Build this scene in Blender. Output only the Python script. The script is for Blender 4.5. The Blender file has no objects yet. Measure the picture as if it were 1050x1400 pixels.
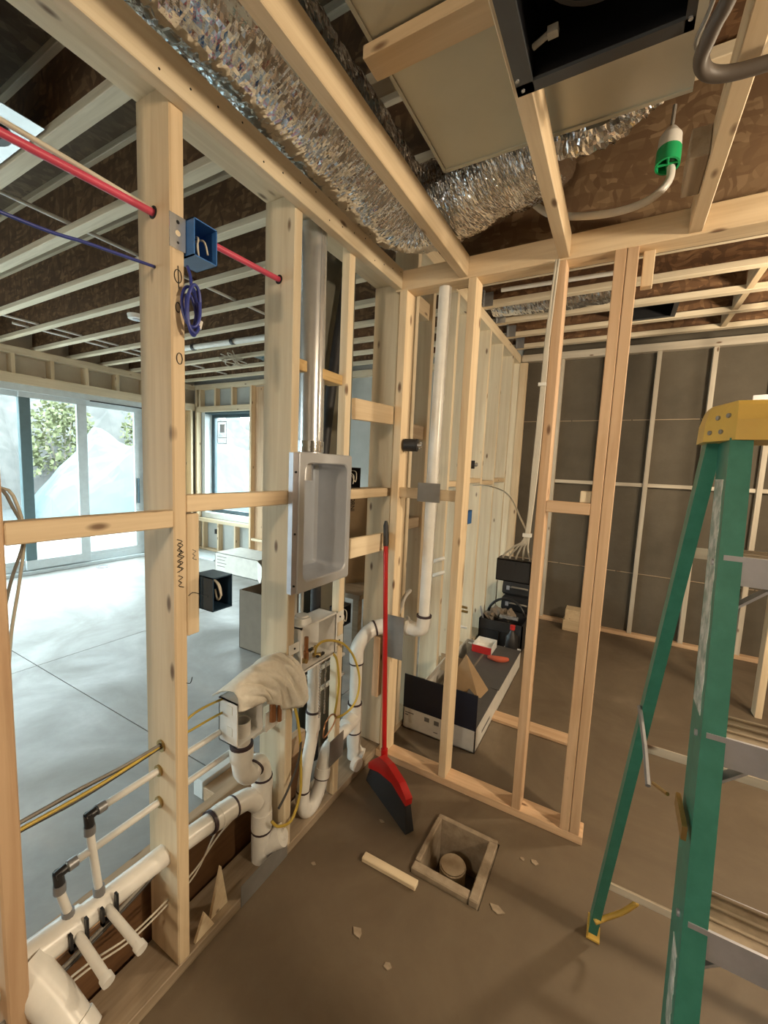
import bpy, bmesh, math, random
from mathutils import Vector as V, Matrix as MX, noise as NZ

sc = bpy.context.scene
COL = sc.collection
random.seed(7)

# ------------------------------------------------------------------ camera
YAW, PIT, ROL, FPX = -0.512026, -0.107719, 0.043634, 563.67
f_ = V((math.sin(YAW)*math.cos(PIT), math.cos(YAW)*math.cos(PIT), math.sin(PIT)))
r_ = V((math.cos(YAW), -math.sin(YAW), 0)); u_ = r_.cross(f_)
r2, u2 = r_*math.cos(ROL)+u_*math.sin(ROL), -r_*math.sin(ROL)+u_*math.cos(ROL)
cd = bpy.data.cameras.new('camera'); cam = bpy.data.objects.new('camera', cd); COL.objects.link(cam)
cd.sensor_fit = 'VERTICAL'; cd.sensor_height = 36; cd.lens = 36*FPX/1400; cd.clip_start = .02
m = MX((r2, u2, -f_)).transposed().to_4x4(); m.translation = (0, 0, 1.55)
cam.matrix_world = m
sc.camera = cam

# ------------------------------------------------------------------ sky, sun, exposure
SKY = 15.5
w = bpy.data.worlds.new('sky'); sc.world = w; w.use_nodes = True
bg = w.node_tree.nodes['Background']
bg.inputs[0].default_value = (.86, .96, 1.0, 1); bg.inputs[1].default_value = SKY
vs = sc.view_settings
vs.view_transform = 'Standard'; vs.look = 'None'; vs.gamma = 1; vs.use_curve_mapping = False
vs.exposure = 0.0
def portal(loc, rot, sx, sy):
    L = bpy.data.lights.new('daylight_portal', 'AREA'); L.shape = 'RECTANGLE'; L.size = sx; L.size_y = sy
    L.cycles.is_portal = True
    o = bpy.data.objects.new('daylight_portal', L); COL.objects.link(o); o.location = loc; o.rotation_euler = rot
portal((-6.75, .5, 1.2), (math.pi/2, 0, -math.pi/2), 6.6, 2.4)      # sliding door opening
portal((-5.05, -3.2, 1.2), (math.pi/2, 0, 0), 2.0, 2.4)                   # opening of the added rear door
portal((-5.65, 5.1, 1.45), (-math.pi/2, 0, 0), 1.3, 1.8)             # window opening
LAMP_A = dict(loc=(1.85, .98, 1.86), e=185, col=(1, .82, .59))
LAMP_B = dict(loc=(1.45, 2.95, 2.0), e=105, col=(1, .82, .58))
FILL_LAMP_C = dict(loc=(-.35, -1.75, 2.05), e=70, col=(1, .82, .60))  # added unseen fill, warms the stud faces turned to the camera

# ------------------------------------------------------------------ materials
MATS = {}
def newmat(n):
    mt = bpy.data.materials.new(n); mt.use_nodes = True; MATS[n] = mt
    nt = mt.node_tree; return mt, nt, nt.nodes['Principled BSDF']
def nd(nt, t, **k):
    n = nt.nodes.new(t)
    for a, b in k.items():
        if a == 'inp':
            for i, v_ in b.items(): n.inputs[i].default_value = v_
        else: setattr(n, a, b)
    return n
def ramp(nt, fac, stops):
    r = nd(nt, 'ShaderNodeValToRGB'); cr = r.color_ramp
    while len(cr.elements) < len(stops): cr.elements.new(.5)
    for e, (p, c) in zip(cr.elements, stops):
        e.position = p; e.color = (*c, 1) if len(c) == 3 else c
    nt.links.new(fac, r.inputs[0]); return r.outputs[0]
def mixc(nt, fac, a, b, mode='MIX'):
    n = nd(nt, 'ShaderNodeMix', data_type='RGBA', blend_type=mode)
    for s, i in ((fac, 0), (a, 6), (b, 7)):
        if hasattr(s, 'is_linked'): nt.links.new(s, n.inputs[i])
        else: n.inputs[i].default_value = s if i == 0 else ((*s, 1) if len(s) == 3 else s)
    return n.outputs[2]
def bump(nt, bs, h, st, dist=.01):
    b = nd(nt, 'ShaderNodeBump', inp={0: st, 1: dist}); nt.links.new(h, b.inputs['Height']); nt.links.new(b.outputs[0], bs.inputs['Normal'])
def coords(nt, scale, rnd=True):
    tc = nd(nt, 'ShaderNodeTexCoord'); mp = nd(nt, 'ShaderNodeMapping'); mp.inputs[3].default_value = scale
    nt.links.new(tc.outputs['Object'], mp.inputs[0])
    oi = nd(nt, 'ShaderNodeObjectInfo')
    if rnd:
        mul = nd(nt, 'ShaderNodeMath', operation='MULTIPLY', inp={1: 37.0}); nt.links.new(oi.outputs['Random'], mul.inputs[0])
        nt.links.new(mul.outputs[0], mp.inputs[1])
    return mp.outputs[0], oi
def wood(n, light, dark, knot=(.13, .06, .025), rough=.62, var=.25, knots=.055):
    mt, nt, bs = newmat(n)
    co, oi = coords(nt, (1.1, 22, 22))
    n1 = nd(nt, 'ShaderNodeTexNoise', inp={'Scale': 1.6, 'Detail': 5, 'Roughness': .6, 'Distortion': .5}); nt.links.new(co, n1.inputs[0])
    c = ramp(nt, n1.outputs[0], [(.28, dark), (.62, light)])
    co2, _ = coords(nt, (.6, 3, 3))
    n2 = nd(nt, 'ShaderNodeTexNoise', inp={'Scale': 2.0, 'Detail': 2}); nt.links.new(co2, n2.inputs[0])
    c = mixc(nt, ramp(nt, n2.outputs[0], [(.35, (0, 0, 0)), (.8, (.35, .35, .35))]), c, (light[0]*.62, light[1]*.50, light[2]*.38))
    if knots:
        co3, _ = coords(nt, (4.2, 11, 11))
        vo = nd(nt, 'ShaderNodeTexVoronoi', inp={'Scale': 1.0}); nt.links.new(co3, vo.inputs[0])
        k = ramp(nt, vo.outputs['Distance'], [(0, (1, 1, 1)), (knots, (.85, .85, .85)), (knots*2.0, (0, 0, 0))])
        c = mixc(nt, k, c, knot)
    hs = nd(nt, 'ShaderNodeHueSaturation'); mr = nd(nt, 'ShaderNodeMapRange', inp={3: 1-var*.6, 4: 1+var*.4})
    nt.links.new(oi.outputs['Random'], mr.inputs[0]); nt.links.new(mr.outputs[0], hs.inputs['Value']); nt.links.new(c, hs.inputs['Color'])
    nt.links.new(hs.outputs[0], bs.inputs['Base Color']); bs.inputs['Roughness'].default_value = rough
    bump(nt, bs, n1.outputs[0], .12, .004); return mt
wood('pine', (.76, .61, .41), (.61, .46, .285), knots=.065)
wood('pine_pale', (.80, .68, .49), (.67, .54, .36), knots=.06)
wood('pine_red', (.66, .46, .29), (.50, .32, .185), var=.2)
wood('pine_old', (.42, .33, .23), (.27, .20, .13), var=.2)
wood('shaded_board', (.17, .085, .035), (.10, .048, .02), var=.1)  # brown darkened to hold the shade on the lower plank
wood('flange', (.80, .70, .53), (.62, .52, .37), knots=0, var=.15)
wood('furring', (.62, .56, .46), (.46, .41, .33), var=.15)
wood('endgrain', (.80, .58, .28), (.55, .34, .13), knots=0)

def noisy(n, c0, c1, scale=6, rough=.7, metal=0, bmp=0, detail=5, bscale=None, obj=True, spec=None, mid=(.3, .7)):
    mt, nt, bs = newmat(n)
    co, _ = coords(nt, (1, 1, 1), rnd=False)
    n1 = nd(nt, 'ShaderNodeTexNoise', inp={'Scale': scale, 'Detail': detail, 'Roughness': .6}); nt.links.new(co, n1.inputs[0])
    c = ramp(nt, n1.outputs[0], [(mid[0], c0), (mid[1], c1)]); nt.links.new(c, bs.inputs['Base Color'])
    bs.inputs['Roughness'].default_value = rough; bs.inputs['Metallic'].default_value = metal
    if spec is not None: bs.inputs['Specular IOR Level'].default_value = spec
    if bmp:
        h = n1.outputs[0]
        if bscale:
            n2 = nd(nt, 'ShaderNodeTexNoise', inp={'Scale': bscale, 'Detail': 3}); nt.links.new(co, n2.inputs[0]); h = n2.outputs[0]
        bump(nt, bs, h, bmp)
    return mt
def plain(n, c, rough=.5, metal=0, **k):
    d = tuple(x*.86 for x in c); return noisy(n, d, c, scale=14, rough=rough, metal=metal, **k)

# concrete floor: grey slab with trowel swirls and a dusty tan side with the dim light painted in
mt, nt, bs = newmat('concrete_floor')
co, _ = coords(nt, (1, 1, 1), rnd=False)
n1 = nd(nt, 'ShaderNodeTexNoise', inp={'Scale': 1.3, 'Detail': 8, 'Roughness': .62, 'Distortion': 1.2}); nt.links.new(co, n1.inputs[0])
n2 = nd(nt, 'ShaderNodeTexNoise', inp={'Scale': 9, 'Detail': 6, 'Roughness': .65}); nt.links.new(co, n2.inputs[0])
c = ramp(nt, n1.outputs[0], [(.30, (.27, .26, .24)), (.55, (.36, .35, .335)), (.75, (.45, .44, .43))])
c = mixc(nt, ramp(nt, n2.outputs[0], [(.35, (0, 0, 0)), (.75, (.5, .5, .5))]), c, (.27, .255, .235))
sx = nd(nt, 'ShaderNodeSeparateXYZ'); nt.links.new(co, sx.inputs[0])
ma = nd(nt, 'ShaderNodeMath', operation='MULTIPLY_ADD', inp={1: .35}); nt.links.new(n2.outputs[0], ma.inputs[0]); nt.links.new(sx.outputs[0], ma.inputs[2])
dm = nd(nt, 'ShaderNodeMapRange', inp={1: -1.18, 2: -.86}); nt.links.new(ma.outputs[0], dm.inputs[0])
dim_dust = ramp(nt, n1.outputs[0], [(.28, (.115, .082, .052)), (.6, (.165, .125, .083)), (.8, (.23, .185, .13))])
dim_dust = mixc(nt, ramp(nt, n2.outputs[0], [(.40, (0, 0, 0)), (.8, (.55, .55, .55))]), dim_dust, (.12, .085, .055))
c = mixc(nt, dm.outputs[0], c, dim_dust)
nt.links.new(c, bs.inputs['Base Color'])
nt.links.new(ramp(nt, n1.outputs[0], [(.3, (.62,)*3), (.7, (.38,)*3)]), bs.inputs['Roughness'])
bump(nt, bs, n1.outputs[0], .15, .02)
noisy('concrete_wall', (.080, .067, .048), (.13, .11, .082), scale=2.2, rough=.9, bmp=.2, bscale=30)
noisy('concrete_pale', (.34, .35, .33), (.45, .46, .44), scale=2.5, rough=.9)
noisy('sheathing', (.50, .45, .37), (.60, .55, .46), scale=3, rough=.85)
noisy('dark_soil', (.05, .036, .024), (.11, .085, .06), scale=20, rough=1, bmp=.5)
# OSB: pressed wood flakes
def osb(n, a, b, c_):
    mt, nt, bs = newmat(n)
    tc = nd(nt, 'ShaderNodeTexCoord')
    nz = nd(nt, 'ShaderNodeTexNoise', inp={'Scale': 5.0}); nt.links.new(tc.outputs['Object'], nz.inputs[0])
    ad = nd(nt, 'ShaderNodeMix', data_type='VECTOR', inp={0: .12}); nt.links.new(tc.outputs['Object'], ad.inputs[4]); nt.links.new(nz.outputs[1], ad.inputs[5])
    cols = []
    for sx, sz in ((14, 52), (40, 17)):
        mp = nd(nt, 'ShaderNodeMapping'); mp.inputs[3].default_value = (sx, 20, sz); nt.links.new(ad.outputs[1], mp.inputs[0])
        vo = nd(nt, 'ShaderNodeTexVoronoi', inp={'Scale': 1.0}); nt.links.new(mp.outputs[0], vo.inputs[0])
        sp = nd(nt, 'ShaderNodeSeparateColor'); nt.links.new(vo.outputs['Color'], sp.inputs[0]); cols.append(sp.outputs[0])
    mx = nd(nt, 'ShaderNodeMath', operation='MULTIPLY'); nt.links.new(cols[0], mx.inputs[0]); nt.links.new(cols[1], mx.inputs[1])
    cc = ramp(nt, mx.outputs[0], [(.0, a), (.35, b), (.8, c_)])
    nt.links.new(cc, bs.inputs['Base Color']); bs.inputs['Roughness'].default_value = .75; bump(nt, bs, mx.outputs[0], .1, .003)
osb('osb_web', (.10, .048, .020), (.17, .085, .036), (.27, .15, .07))
osb('osb_panel', (.15, .085, .042), (.19, .115, .058), (.29, .19, .105))
osb('osb_deck', (.11, .07, .04), (.16, .11, .06), (.22, .15, .09))

noisy('galvanised', (.56, .57, .585), (.70, .71, .725), scale=9, rough=.26, metal=.72, bmp=.03)
noisy('sheet_steel', (.46, .465, .41), (.58, .585, .52), scale=1.6, rough=.38, metal=.65, bmp=.02, bscale=3)
noisy('foil', (.66, .69, .75), (.88, .92, .98), scale=9, rough=.10, metal=1, bmp=.12, bscale=60)
noisy('pan_steel', (.56, .59, .64), (.66, .69, .74), scale=5, rough=.33, metal=.45)
noisy('aluminium', (.40, .40, .44), (.52, .52, .57), scale=12, rough=.42, metal=.6)
noisy('olive_steel', (.15, .14, .11), (.24, .22, .17), scale=2, rough=.45, metal=.35)
noisy('grey_plate', (.20, .19, .18), (.26, .25, .235), scale=10, rough=.55, metal=.3)
plain('black_rubber', (.022, .021, .022), .55)
plain('black_plastic', (.016, .016, .018), .4)
plain('dark_hose', (.09, .07, .055), .55)
plain('pvc', (.84, .82, .77), .28)
plain('pvc_box', (.86, .85, .82), .4)
plain('pex_white', (.78, .76, .71), .35)
plain('primer', (.045, .025, .03), .5)
plain('crimp', (.30, .30, .31), .4, metal=.5)
plain('blue_box', (.04, .15, .42), .35)
plain('navy_box', (.02, .05, .09), .4)
plain('blue_cable', (.03, .045, .26), .35)
plain('red_pipe', (.62, .07, .13), .4)
plain('yellow_hose', (.55, .40, .07), .35)
plain('copper', (.55, .28, .14), .3, metal=.9)
plain('brass', (.45, .33, .14), .3, metal=.9)
plain('cable_white', (.62, .57, .47), .5)
plain('cable_grey', (.24, .22, .19), .5)
plain('cable_dark', (.05, .045, .04), .5)
plain('vinyl', (.66, .72, .74), .4)
plain('dark_frame', (.05, .09, .11), .4)
plain('slate_frame', (.13, .20, .22), .4)
plain('white_paint', (.75, .77, .76), .45)
plain('broom_red', (.48, .012, .012), .3)
plain('bristle', (.018, .018, .02), .8)
plain('cardboard', (.36, .24, .13), .85)
plain('cardboard_grey', (.20, .16, .12), .85)
plain('carton_white', (.66, .63, .57), .7)
plain('carton_navy', (.006, .009, .022), .45)
plain('carton_dark', (.075, .072, .072), .5)
plain('print_grey', (.16, .15, .14), .7)
plain('paper', (.78, .77, .72), .7)
plain('cap_yellow', (.72, .47, .10), .4)
plain('red_plastic', (.55, .03, .03), .35)
plain('green_plastic', (.02, .46, .16), .35)
plain('orange_cloth', (.50, .10, .05), .8)
plain('ink', (.01, .01, .01), .8)
plain('fan_black', (.008, .008, .010), .35)
plain('fan_rim', (.10, .105, .11), .35, metal=.5)
noisy('fibreglass', (.026, .175, .125), (.042, .225, .165), scale=30, rough=.45, bmp=.05)
noisy('worn_label', (.28, .36, .32), (.72, .72, .68), scale=26, rough=.5, bmp=.3, mid=(.42, .6))
noisy('cloth', (.72, .67, .57), (.82, .78, .69), scale=60, rough=.95, bmp=.25)
noisy('pit_cap', (.36, .27, .18), (.52, .42, .30), scale=16, rough=.95, bmp=.2)
noisy('form_wood', (.24, .18, .12), (.40, .32, .23), scale=22, rough=.9, bmp=.3)
noisy('tarp', (.052, .080, .086), (.066, .092, .096), scale=2, rough=.5)
noisy('snow_ground', (.05, .056, .058), (.07, .074, .075), scale=1.5, rough=.9)
noisy('bank_rock', (.070, .070, .068), (.125, .12, .115), scale=2.2, rough=.95)
noisy('leaves', (.095, .105, .045), (.13, .14, .065), scale=5, rough=.8)
noisy('bark', (.12, .10, .08), (.18, .15, .12), scale=9, rough=.9)
noisy('drywall', (.52, .50, .46), (.58, .56, .52), scale=3, rough=.9)
# window glass: a thin clear sheet with a fresnel gloss
mt, nt, bs = newmat('glass'); nt.nodes.remove(bs)
tr = nd(nt, 'ShaderNodeBsdfTransparent'); tr.inputs[0].default_value = (.93, .985, .98, 1)
gl = nd(nt, 'ShaderNodeBsdfGlossy', inp={1: .02}); lw = nd(nt, 'ShaderNodeLayerWeight', inp={0: .5}); ms = nd(nt, 'ShaderNodeMixShader')
pw = nd(nt, 'ShaderNodeMath', operation='POWER', inp={1: 5.0}); nt.links.new(lw.outputs['Facing'], pw.inputs[0])
fr = nd(nt, 'ShaderNodeMath', operation='MULTIPLY_ADD', inp={1: .7, 2: .03}); nt.links.new(pw.outputs[0], fr.inputs[0])
nt.links.new(fr.outputs[0], ms.inputs[0]); nt.links.new(tr.outputs[0], ms.inputs[1]); nt.links.new(gl.outputs[0], ms.inputs[2])
nt.links.new(ms.outputs[0], nt.nodes['Material Output'].inputs[0])
# lamp bulb
mt, nt, bs = newmat('bulb'); bs.inputs['Emission Color'].default_value = (1, .8, .55, 1); bs.inputs['Emission Strength'].default_value = 8

# ------------------------------------------------------------------ mesh helpers
W = {}
def _link(o, M, parent):
    W[o.name] = M; COL.objects.link(o)
    if parent is not None:
        o.parent = parent; o.matrix_basis = W[parent.name].inverted() @ M
    else: o.matrix_basis = M
def tag(o, label=None, cat=None, group=None, kind=None):
    for k, v_ in (('label', label), ('category', cat), ('group', group), ('kind', kind)):
        if v_: o[k] = v_
    return o
def thing(name, label, cat, loc, group=None, kind=None):
    o = bpy.data.objects.new(name, None); o.empty_display_size = .05
    _link(o, MX.Translation(V(loc)), None); return tag(o, label, cat, group, kind)
def mesh(name, vf, mat, parent=None, M=None, smooth=False, org=None):
    vs_, fs = vf
    if M is None:
        if org is None:
            n = len(vs_); org = V((sum(v[0] for v in vs_)/n, sum(v[1] for v in vs_)/n, min(v[2] for v in vs_)))
        M = MX.Translation(V(org)); vs_ = [(v[0]-org[0], v[1]-org[1], v[2]-org[2]) for v in vs_]
    me = bpy.data.meshes.new(name); me.from_pydata([tuple(v) for v in vs_], [], fs); me.update()
    if isinstance(smooth, float):
        me.shade_smooth()
        try: me.set_sharp_from_angle(angle=smooth)
        except Exception: pass
    elif smooth: me.shade_smooth()
    me.materials.append(MATS[mat])
    o = bpy.data.objects.new(name, me); _link(o, M, parent); return o
def join(*L):
    vs_, fs = [], []
    for v, f in L:
        b = len(vs_); vs_ += [tuple(x) for x in v]; fs += [tuple(i+b for i in q) for q in f]
    return vs_, fs
def B(x0, x1, y0, y1, z0, z1):
    return ([(x0,y0,z0),(x1,y0,z0),(x1,y1,z0),(x0,y1,z0),(x0,y0,z1),(x1,y0,z1),(x1,y1,z1),(x0,y1,z1)],
            [(0,3,2,1),(4,5,6,7),(0,1,5,4),(1,2,6,5),(2,3,7,6),(3,0,4,7)])
BC = {}
def cbox(l, w_, t, b=.0025):
    k = (round(l, 3), round(w_, 3), round(t, 3))
    if k not in BC:
        bm = bmesh.new(); bmesh.ops.create_cube(bm, size=1); bmesh.ops.scale(bm, vec=(l, w_, t), verts=bm.verts)
        bmesh.ops.bevel(bm, geom=bm.edges[:], offset=min(b, t*.3, w_*.3), segments=1, affect='EDGES')
        me = bpy.data.meshes.new('board'); bm.to_mesh(me); bm.free(); BC[k] = me
    return BC[k]
def board(name, a, b, w_, t, mat, parent=None, side=(0, 0, 1), bev=.0025):
    """lumber from a to b (centre line); w_ measured along 'side', t across."""
    a, b = V(a), V(b); X = (b-a); l = X.length; X.normalize()
    Y = V(side); Y = (Y - X*Y.dot(X)).normalized(); Z = X.cross(Y)
    M = MX((X, Y, Z)).transposed().to_4x4(); M.translation = (a+b)/2
    me = cbox(l, w_, t, bev)
    if len(me.materials) == 0: me.materials.append(MATS[mat])
    o = bpy.data.objects.new(name, me)
    _link(o, M, parent)
    if me.materials[0] != MATS[mat]:
        o.material_slots[0].link = 'OBJECT'; o.material_slots[0].material = MATS[mat]
    return o
def bbox(name, x0, x1, y0, y1, z0, z1, mat, parent=None, bev=.0025):
    """axis-aligned lumber, grain along its longest side"""
    d = (x1-x0, y1-y0, z1-z0); c = V(((x0+x1)/2, (y0+y1)/2, (z0+z1)/2)); i = d.index(max(d))
    e = V((0, 0, 0)); e[i] = d[i]/2
    j = (i+1) % 3; s = V((0, 0, 0)); s[j] = 1
    return board(name, c-e, c+e, d[j], d[3-i-j], mat, parent, s, bev)
def frames(pts):
    T = []
    for i in range(len(pts)):
        a, b = pts[max(i-1, 0)], pts[min(i+1, len(pts)-1)]; T.append((b-a).normalized())
    n = T[0].orthogonal().normalized(); N = []
    for t in T:
        n = (n - t*n.dot(t)); n.normalize(); N.append(n.copy())
    return T, N
def cat_rom(P, k=6):
    P = [V(p) for p in P]; out = []
    for i in range(len(P)-1):
        p0, p1, p2, p3 = P[max(i-1, 0)], P[i], P[i+1], P[min(i+2, len(P)-1)]
        for j in range(k):
            t = j/k; out.append(.5*((2*p1)+(p2-p0)*t+(2*p0-5*p1+4*p2-p3)*t*t+(3*p1-p0-3*p2+p3)*t**3))
    return out+[P[-1]]
def T(pts, r, n=10, curve=0, cap=True, rf=None):
    """tube along points"""
    P = cat_rom(pts, curve) if curve else [V(p) for p in pts]
    Tn, N = frames(P); vs_, fs = [], []
    for i, p in enumerate(P):
        b = Tn[i].cross(N[i]); rr = r if not callable(r) else r(i/(len(P)-1))
        for j in range(n):
            a = 2*math.pi*j/n; q = rr if rf is None else rr*rf(i, j)
            vs_.append(p+(N[i]*math.cos(a)+b*math.sin(a))*q)
    for i in range(len(P)-1):
        for j in range(n):
            k = (j+1) % n; fs.append((i*n+j, i*n+k, (i+1)*n+k, (i+1)*n+j))
    if cap:
        fs.append(tuple(range(n-1, -1, -1))); fs.append(tuple((len(P)-1)*n+j for j in range(n)))
    return vs_, fs
def cyl(a, b, r, n=16, r1=None):
    return T([a, b], (lambda t: r+((r1 if r1 is not None else r)-r)*t), n)
def hollow(a, b, ro, ri, n=20):
    a, b = V(a), V(b); o = T([a, b], ro, n, cap=False); i_ = T([a, b], ri, n, cap=False)
    vs_, fs = join(o, i_); fs = fs[:n] + [tuple(reversed(q)) for q in fs[n:]]
    for e in (0, n):
        for j in range(n):
            k = (j+1) % n; q = (e+j, 2*n+e+j, 2*n+e+k, e+k); fs.append(q if e else tuple(reversed(q)))
    return vs_, fs
def openbox(x0, x1, y0, y1, z0, z1, t, face):
    """five thin walls; 'face' (+x,-x,+y,-y,+z,-z) is left open"""
    L = {'-x': B(x0, x0+t, y0, y1, z0, z1), '+x': B(x1-t, x1, y0, y1, z0, z1), '-y': B(x0, x1, y0, y0+t, z0, z1),
         '+y': B(x0, x1, y1-t, y1, z0, z1), '-z': B(x0, x1, y0, y1, z0, z0+t), '+z': B(x0, x1, y0, y1, z1-t, z1)}
    return join(*[v for k, v in L.items() if k != face])
def arc(c, u, v, r, a0, a1, n=8):
    c, u, v = V(c), V(u), V(v)
    return [c+u*(r*math.cos(math.radians(a0+(a1-a0)*i/n)))+v*(r*math.sin(math.radians(a0+(a1-a0)*i/n))) for i in range(n+1)]
SM = .7

# ================================================================== SETTING
# ---- floor: saw-cut slabs, with a pit beside the stud wall
HX0, HX1, HY0, HY1 = -.566, -.294, 1.331, 1.636
fl = mesh('floor', join(B(-9, HX0, -3, 5.2, -.35, -.012), B(HX1, 3.2, -3, 5.2, -.35, -.012),
                        B(HX0, HX1, -3, HY0, -.35, -.012), B(HX0, HX1, HY1, 5.2, -.35, -.012)), 'concrete_floor')
tag(fl, 'grey concrete slab floor with saw cuts, dusty tan with dim light painted in for the framed room', 'floor', kind='structure')
g = .003
for (x0, x1, y0, y1) in [(-6.5, -3.57-g, -2.9, 1.28-g), (-6.5, -3.57-g, 1.28+g, 4.9), (-3.57+g, -1.5-g, -2.9, 1.28-g), (-3.57+g, -1.5-g, 1.28+g, 4.9),
                         (-1.5+g, HX0, -2.9, 4.9), (HX1, 2.8, -2.9, 4.9), (HX0, HX1, -2.9, HY0), (HX0, HX1, HY1, 4.9)]:
    mesh('slab', B(x0, x1, y0, y1, -.02, 0), 'concrete_floor', fl, M=MX.Identity(4))

# ---- ceiling: deck, I-joists and the small ceiling joists of the framed room
ce = mesh('ceiling', B(-6.6, 2.8, -2.9, 5.0, 3.105, 3.14), 'osb_deck')
tag(ce, 'underside of subfloor deck on brown web floor joists with pale flanges', 'ceiling', kind='structure')
JY = [.885+.386*k for k in range(-8, 11)]
for y in JY:
    if y > 4.62: continue
    wb = mesh('floor_joist', B(-6.45, 2.75, y-.006, y+.006, 2.82, 3.085), 'osb_web', ce, M=MX.Identity(4))
    bbox('flange', -6.45, 2.75, y-.030, y+.030, 2.785, 2.823, 'flange', wb)
    bbox('flange', -6.45, 2.75, y-.030, y+.030, 3.07, 3.105, 'flange', wb)
for x in (-.69, -.283, .131):
    bbox('ceiling_joist', x, x+.040, -2.4, 1.815, 2.392, 2.481, 'pine', ce)

# ---- wet wall on the left: 2x6 studs
WX0, WX1 = -1.15, -1.01
wl = thing('wall_left', 'open stud wall of pale two by six lumber carrying pipes', 'wall', (-1.08, 1.0, 0), kind='structure')
bbox('ledger', WX1+.0005, -.972, -2.4, 1.814, 2.392, 2.482, 'pine_pale', wl)
bbox('top_plate', WX0, WX1, -2.4, 1.905, 2.442, 2.48, 'pine_pale', wl)
bbox('bottom_plate', WX0, WX1, -2.4, 1.90, 0, .038, 'pine_old', wl)
ST = {}
for y0, mt_ in ((-.50, 'pine'), (-.10, 'pine'), (.284, 'pine_red'), (.668, 'pine'), (1.112, 'pine_pale'), (1.435, 'pine_pale'), (1.857, 'pine_pale')):
    ST[y0] = bbox('stud', WX0 if y0 != 1.435 else -1.052, WX1, y0, y0+.038, .038, 2.442, mt_, wl, bev=.004)
bbox('blocking', -1.048, WX1, .322, .668, 1.368, 1.413, 'pine', wl)
bbox('blocking', -1.048, WX1, .706, 1.112, 1.405, 1.452, 'pine', wl)
bbox('blocking', -1.10, WX1, 1.473, 1.857, 1.405, 1.448, 'pine', wl)
board('blocking', (-.998, 1.474, 1.190), (-.998, 1.812, 1.181), .088, .022, 'pine_pale', wl)
board('blocking', (-.998, 1.474, 1.790), (-.998, 1.812, 1.805), .088, .022, 'pine', wl)
bbox('blocking', -1.10, -1.03, 1.150, 1.213, 1.885, 1.925, 'endgrain', wl)
bbox('blocking', -1.10, -1.03, 1.30, 1.435, 1.880, 1.920, 'endgrain', wl)
bbox('blocking', -1.050, -1.012, 1.815, 1.856, .33, .66, 'pine_red', wl)
sb = bbox('scab_block', -1.09, WX1, .706, .744, 1.055, 1.400, 'pine', wl)
def scribble(path, parent, r=.0011, mat='ink'):
    return mesh('pencil_mark', T(path, r, 4, curve=3), mat, parent, org=path[0])
xk = WX1+.0012
def zig(y, z, w_, h, n): return [(xk, y+(w_ if i % 2 else 0)*(.6+.4*((i*7) % 3)/2), z-h*i/n) for i in range(n+1)]
scribble(zig(.676, 1.335, .018, .09, 12), wl); scribble(zig(.680, 1.325, .016, .08, 10), wl)
scribble(zig(.679, 1.235, .015, .035, 5), wl); scribble(zig(.722, 1.30, .012, .03, 5), wl, mat='cable_grey')
scribble([(xk, .708, 1.172), (xk, .722, 1.178), (xk, .742, 1.169)], wl); scribble([(xk, .70, .92), (xk, .712, .915), (xk, .718, .93)], wl)
scribble([(xk, .686+.010*math.cos(a*.7), 2.005+.016*math.sin(a*.7)) for a in range(10)], wl)
scribble([(xk, .686, 2.03), (xk, .688, 1.975)], wl); scribble([(xk, .685+.006*math.cos(a*.8), 1.93+.012*math.sin(a*.8)) for a in range(9)], wl)
scribble([(xk, .688+.008*math.cos(a*.9), 1.805+.014*math.sin(a*.9)) for a in range(8)], wl)
# nail heads along the plate
for i in range(16):
    y = .62+i*.078; z = 2.41+.05*((i*5) % 4)/3
    mesh('nail_head', cyl((-.974, y, z), (-.9708, y, z), .0026, 8), 'ink', wl)
# stud holes: grommets where pipes pass are part of the pipes
# boards behind the wet wall; shade painted into the lower one's brown
tag(bbox('plank', -1.205, -1.168, .0, 1.42, .002, .225, 'shaded_board', None), 'wide board on edge behind the wet wall bottom plate, shade painted in as dark brown', 'board')
tag(bbox('plank', -1.205, -1.168, .0, 1.42, .227, .315, 'pine_red', None), 'pinkish narrow board on edge on top of the one darkened for shade', 'board')

# ---- partition wall facing us (2x4), with doorway at its right end
PY0, PY1 = 1.815, 1.904
wp = thing('wall_partition', 'open two by four stud partition behind the floor pit', 'wall', (-.5, 1.86, 0), kind='structure')
bbox('top_plate', -1.009, 2.75, PY0, PY1, 2.386, 2.478, 'pine', wp)
bbox('bottom_plate', -1.009, .005, PY0, PY1, 0, .038, 'pine_red', wp)
for x0, x1, mt_ in ((-.985, -.945, 'pine'), (-.648, -.610, 'pine'), (-.290, -.252, 'pine_red'), (-.087, -.049, 'pine_red'), (-.0475, -.0095, 'pine_red')):
    bbox('stud', x0, x1, PY0, PY1, .038, 2.386, mt_, wp)
bbox('blocking', -.945, -.648, PY0+.012, PY0+.05, 1.405, 1.455, 'pine', wp)
bbox('blocking', -.252, -.087, PY0, PY0+.038, 1.396, 1.443, 'pine_red', wp)
bbox('blocking', -.128, -.088, PY0+.01, PY0+.05, 1.444, 1.49, 'pine_pale', wp)
mesh('osb_panel', B(-.74, 2.74, 1.925, 1.938, 2.40, 3.08), 'osb_panel', wp)
bbox('cripple_stud', .005, .043, PY0+.05, PY1, 2.26, 2.386, 'pine', wp)

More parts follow.
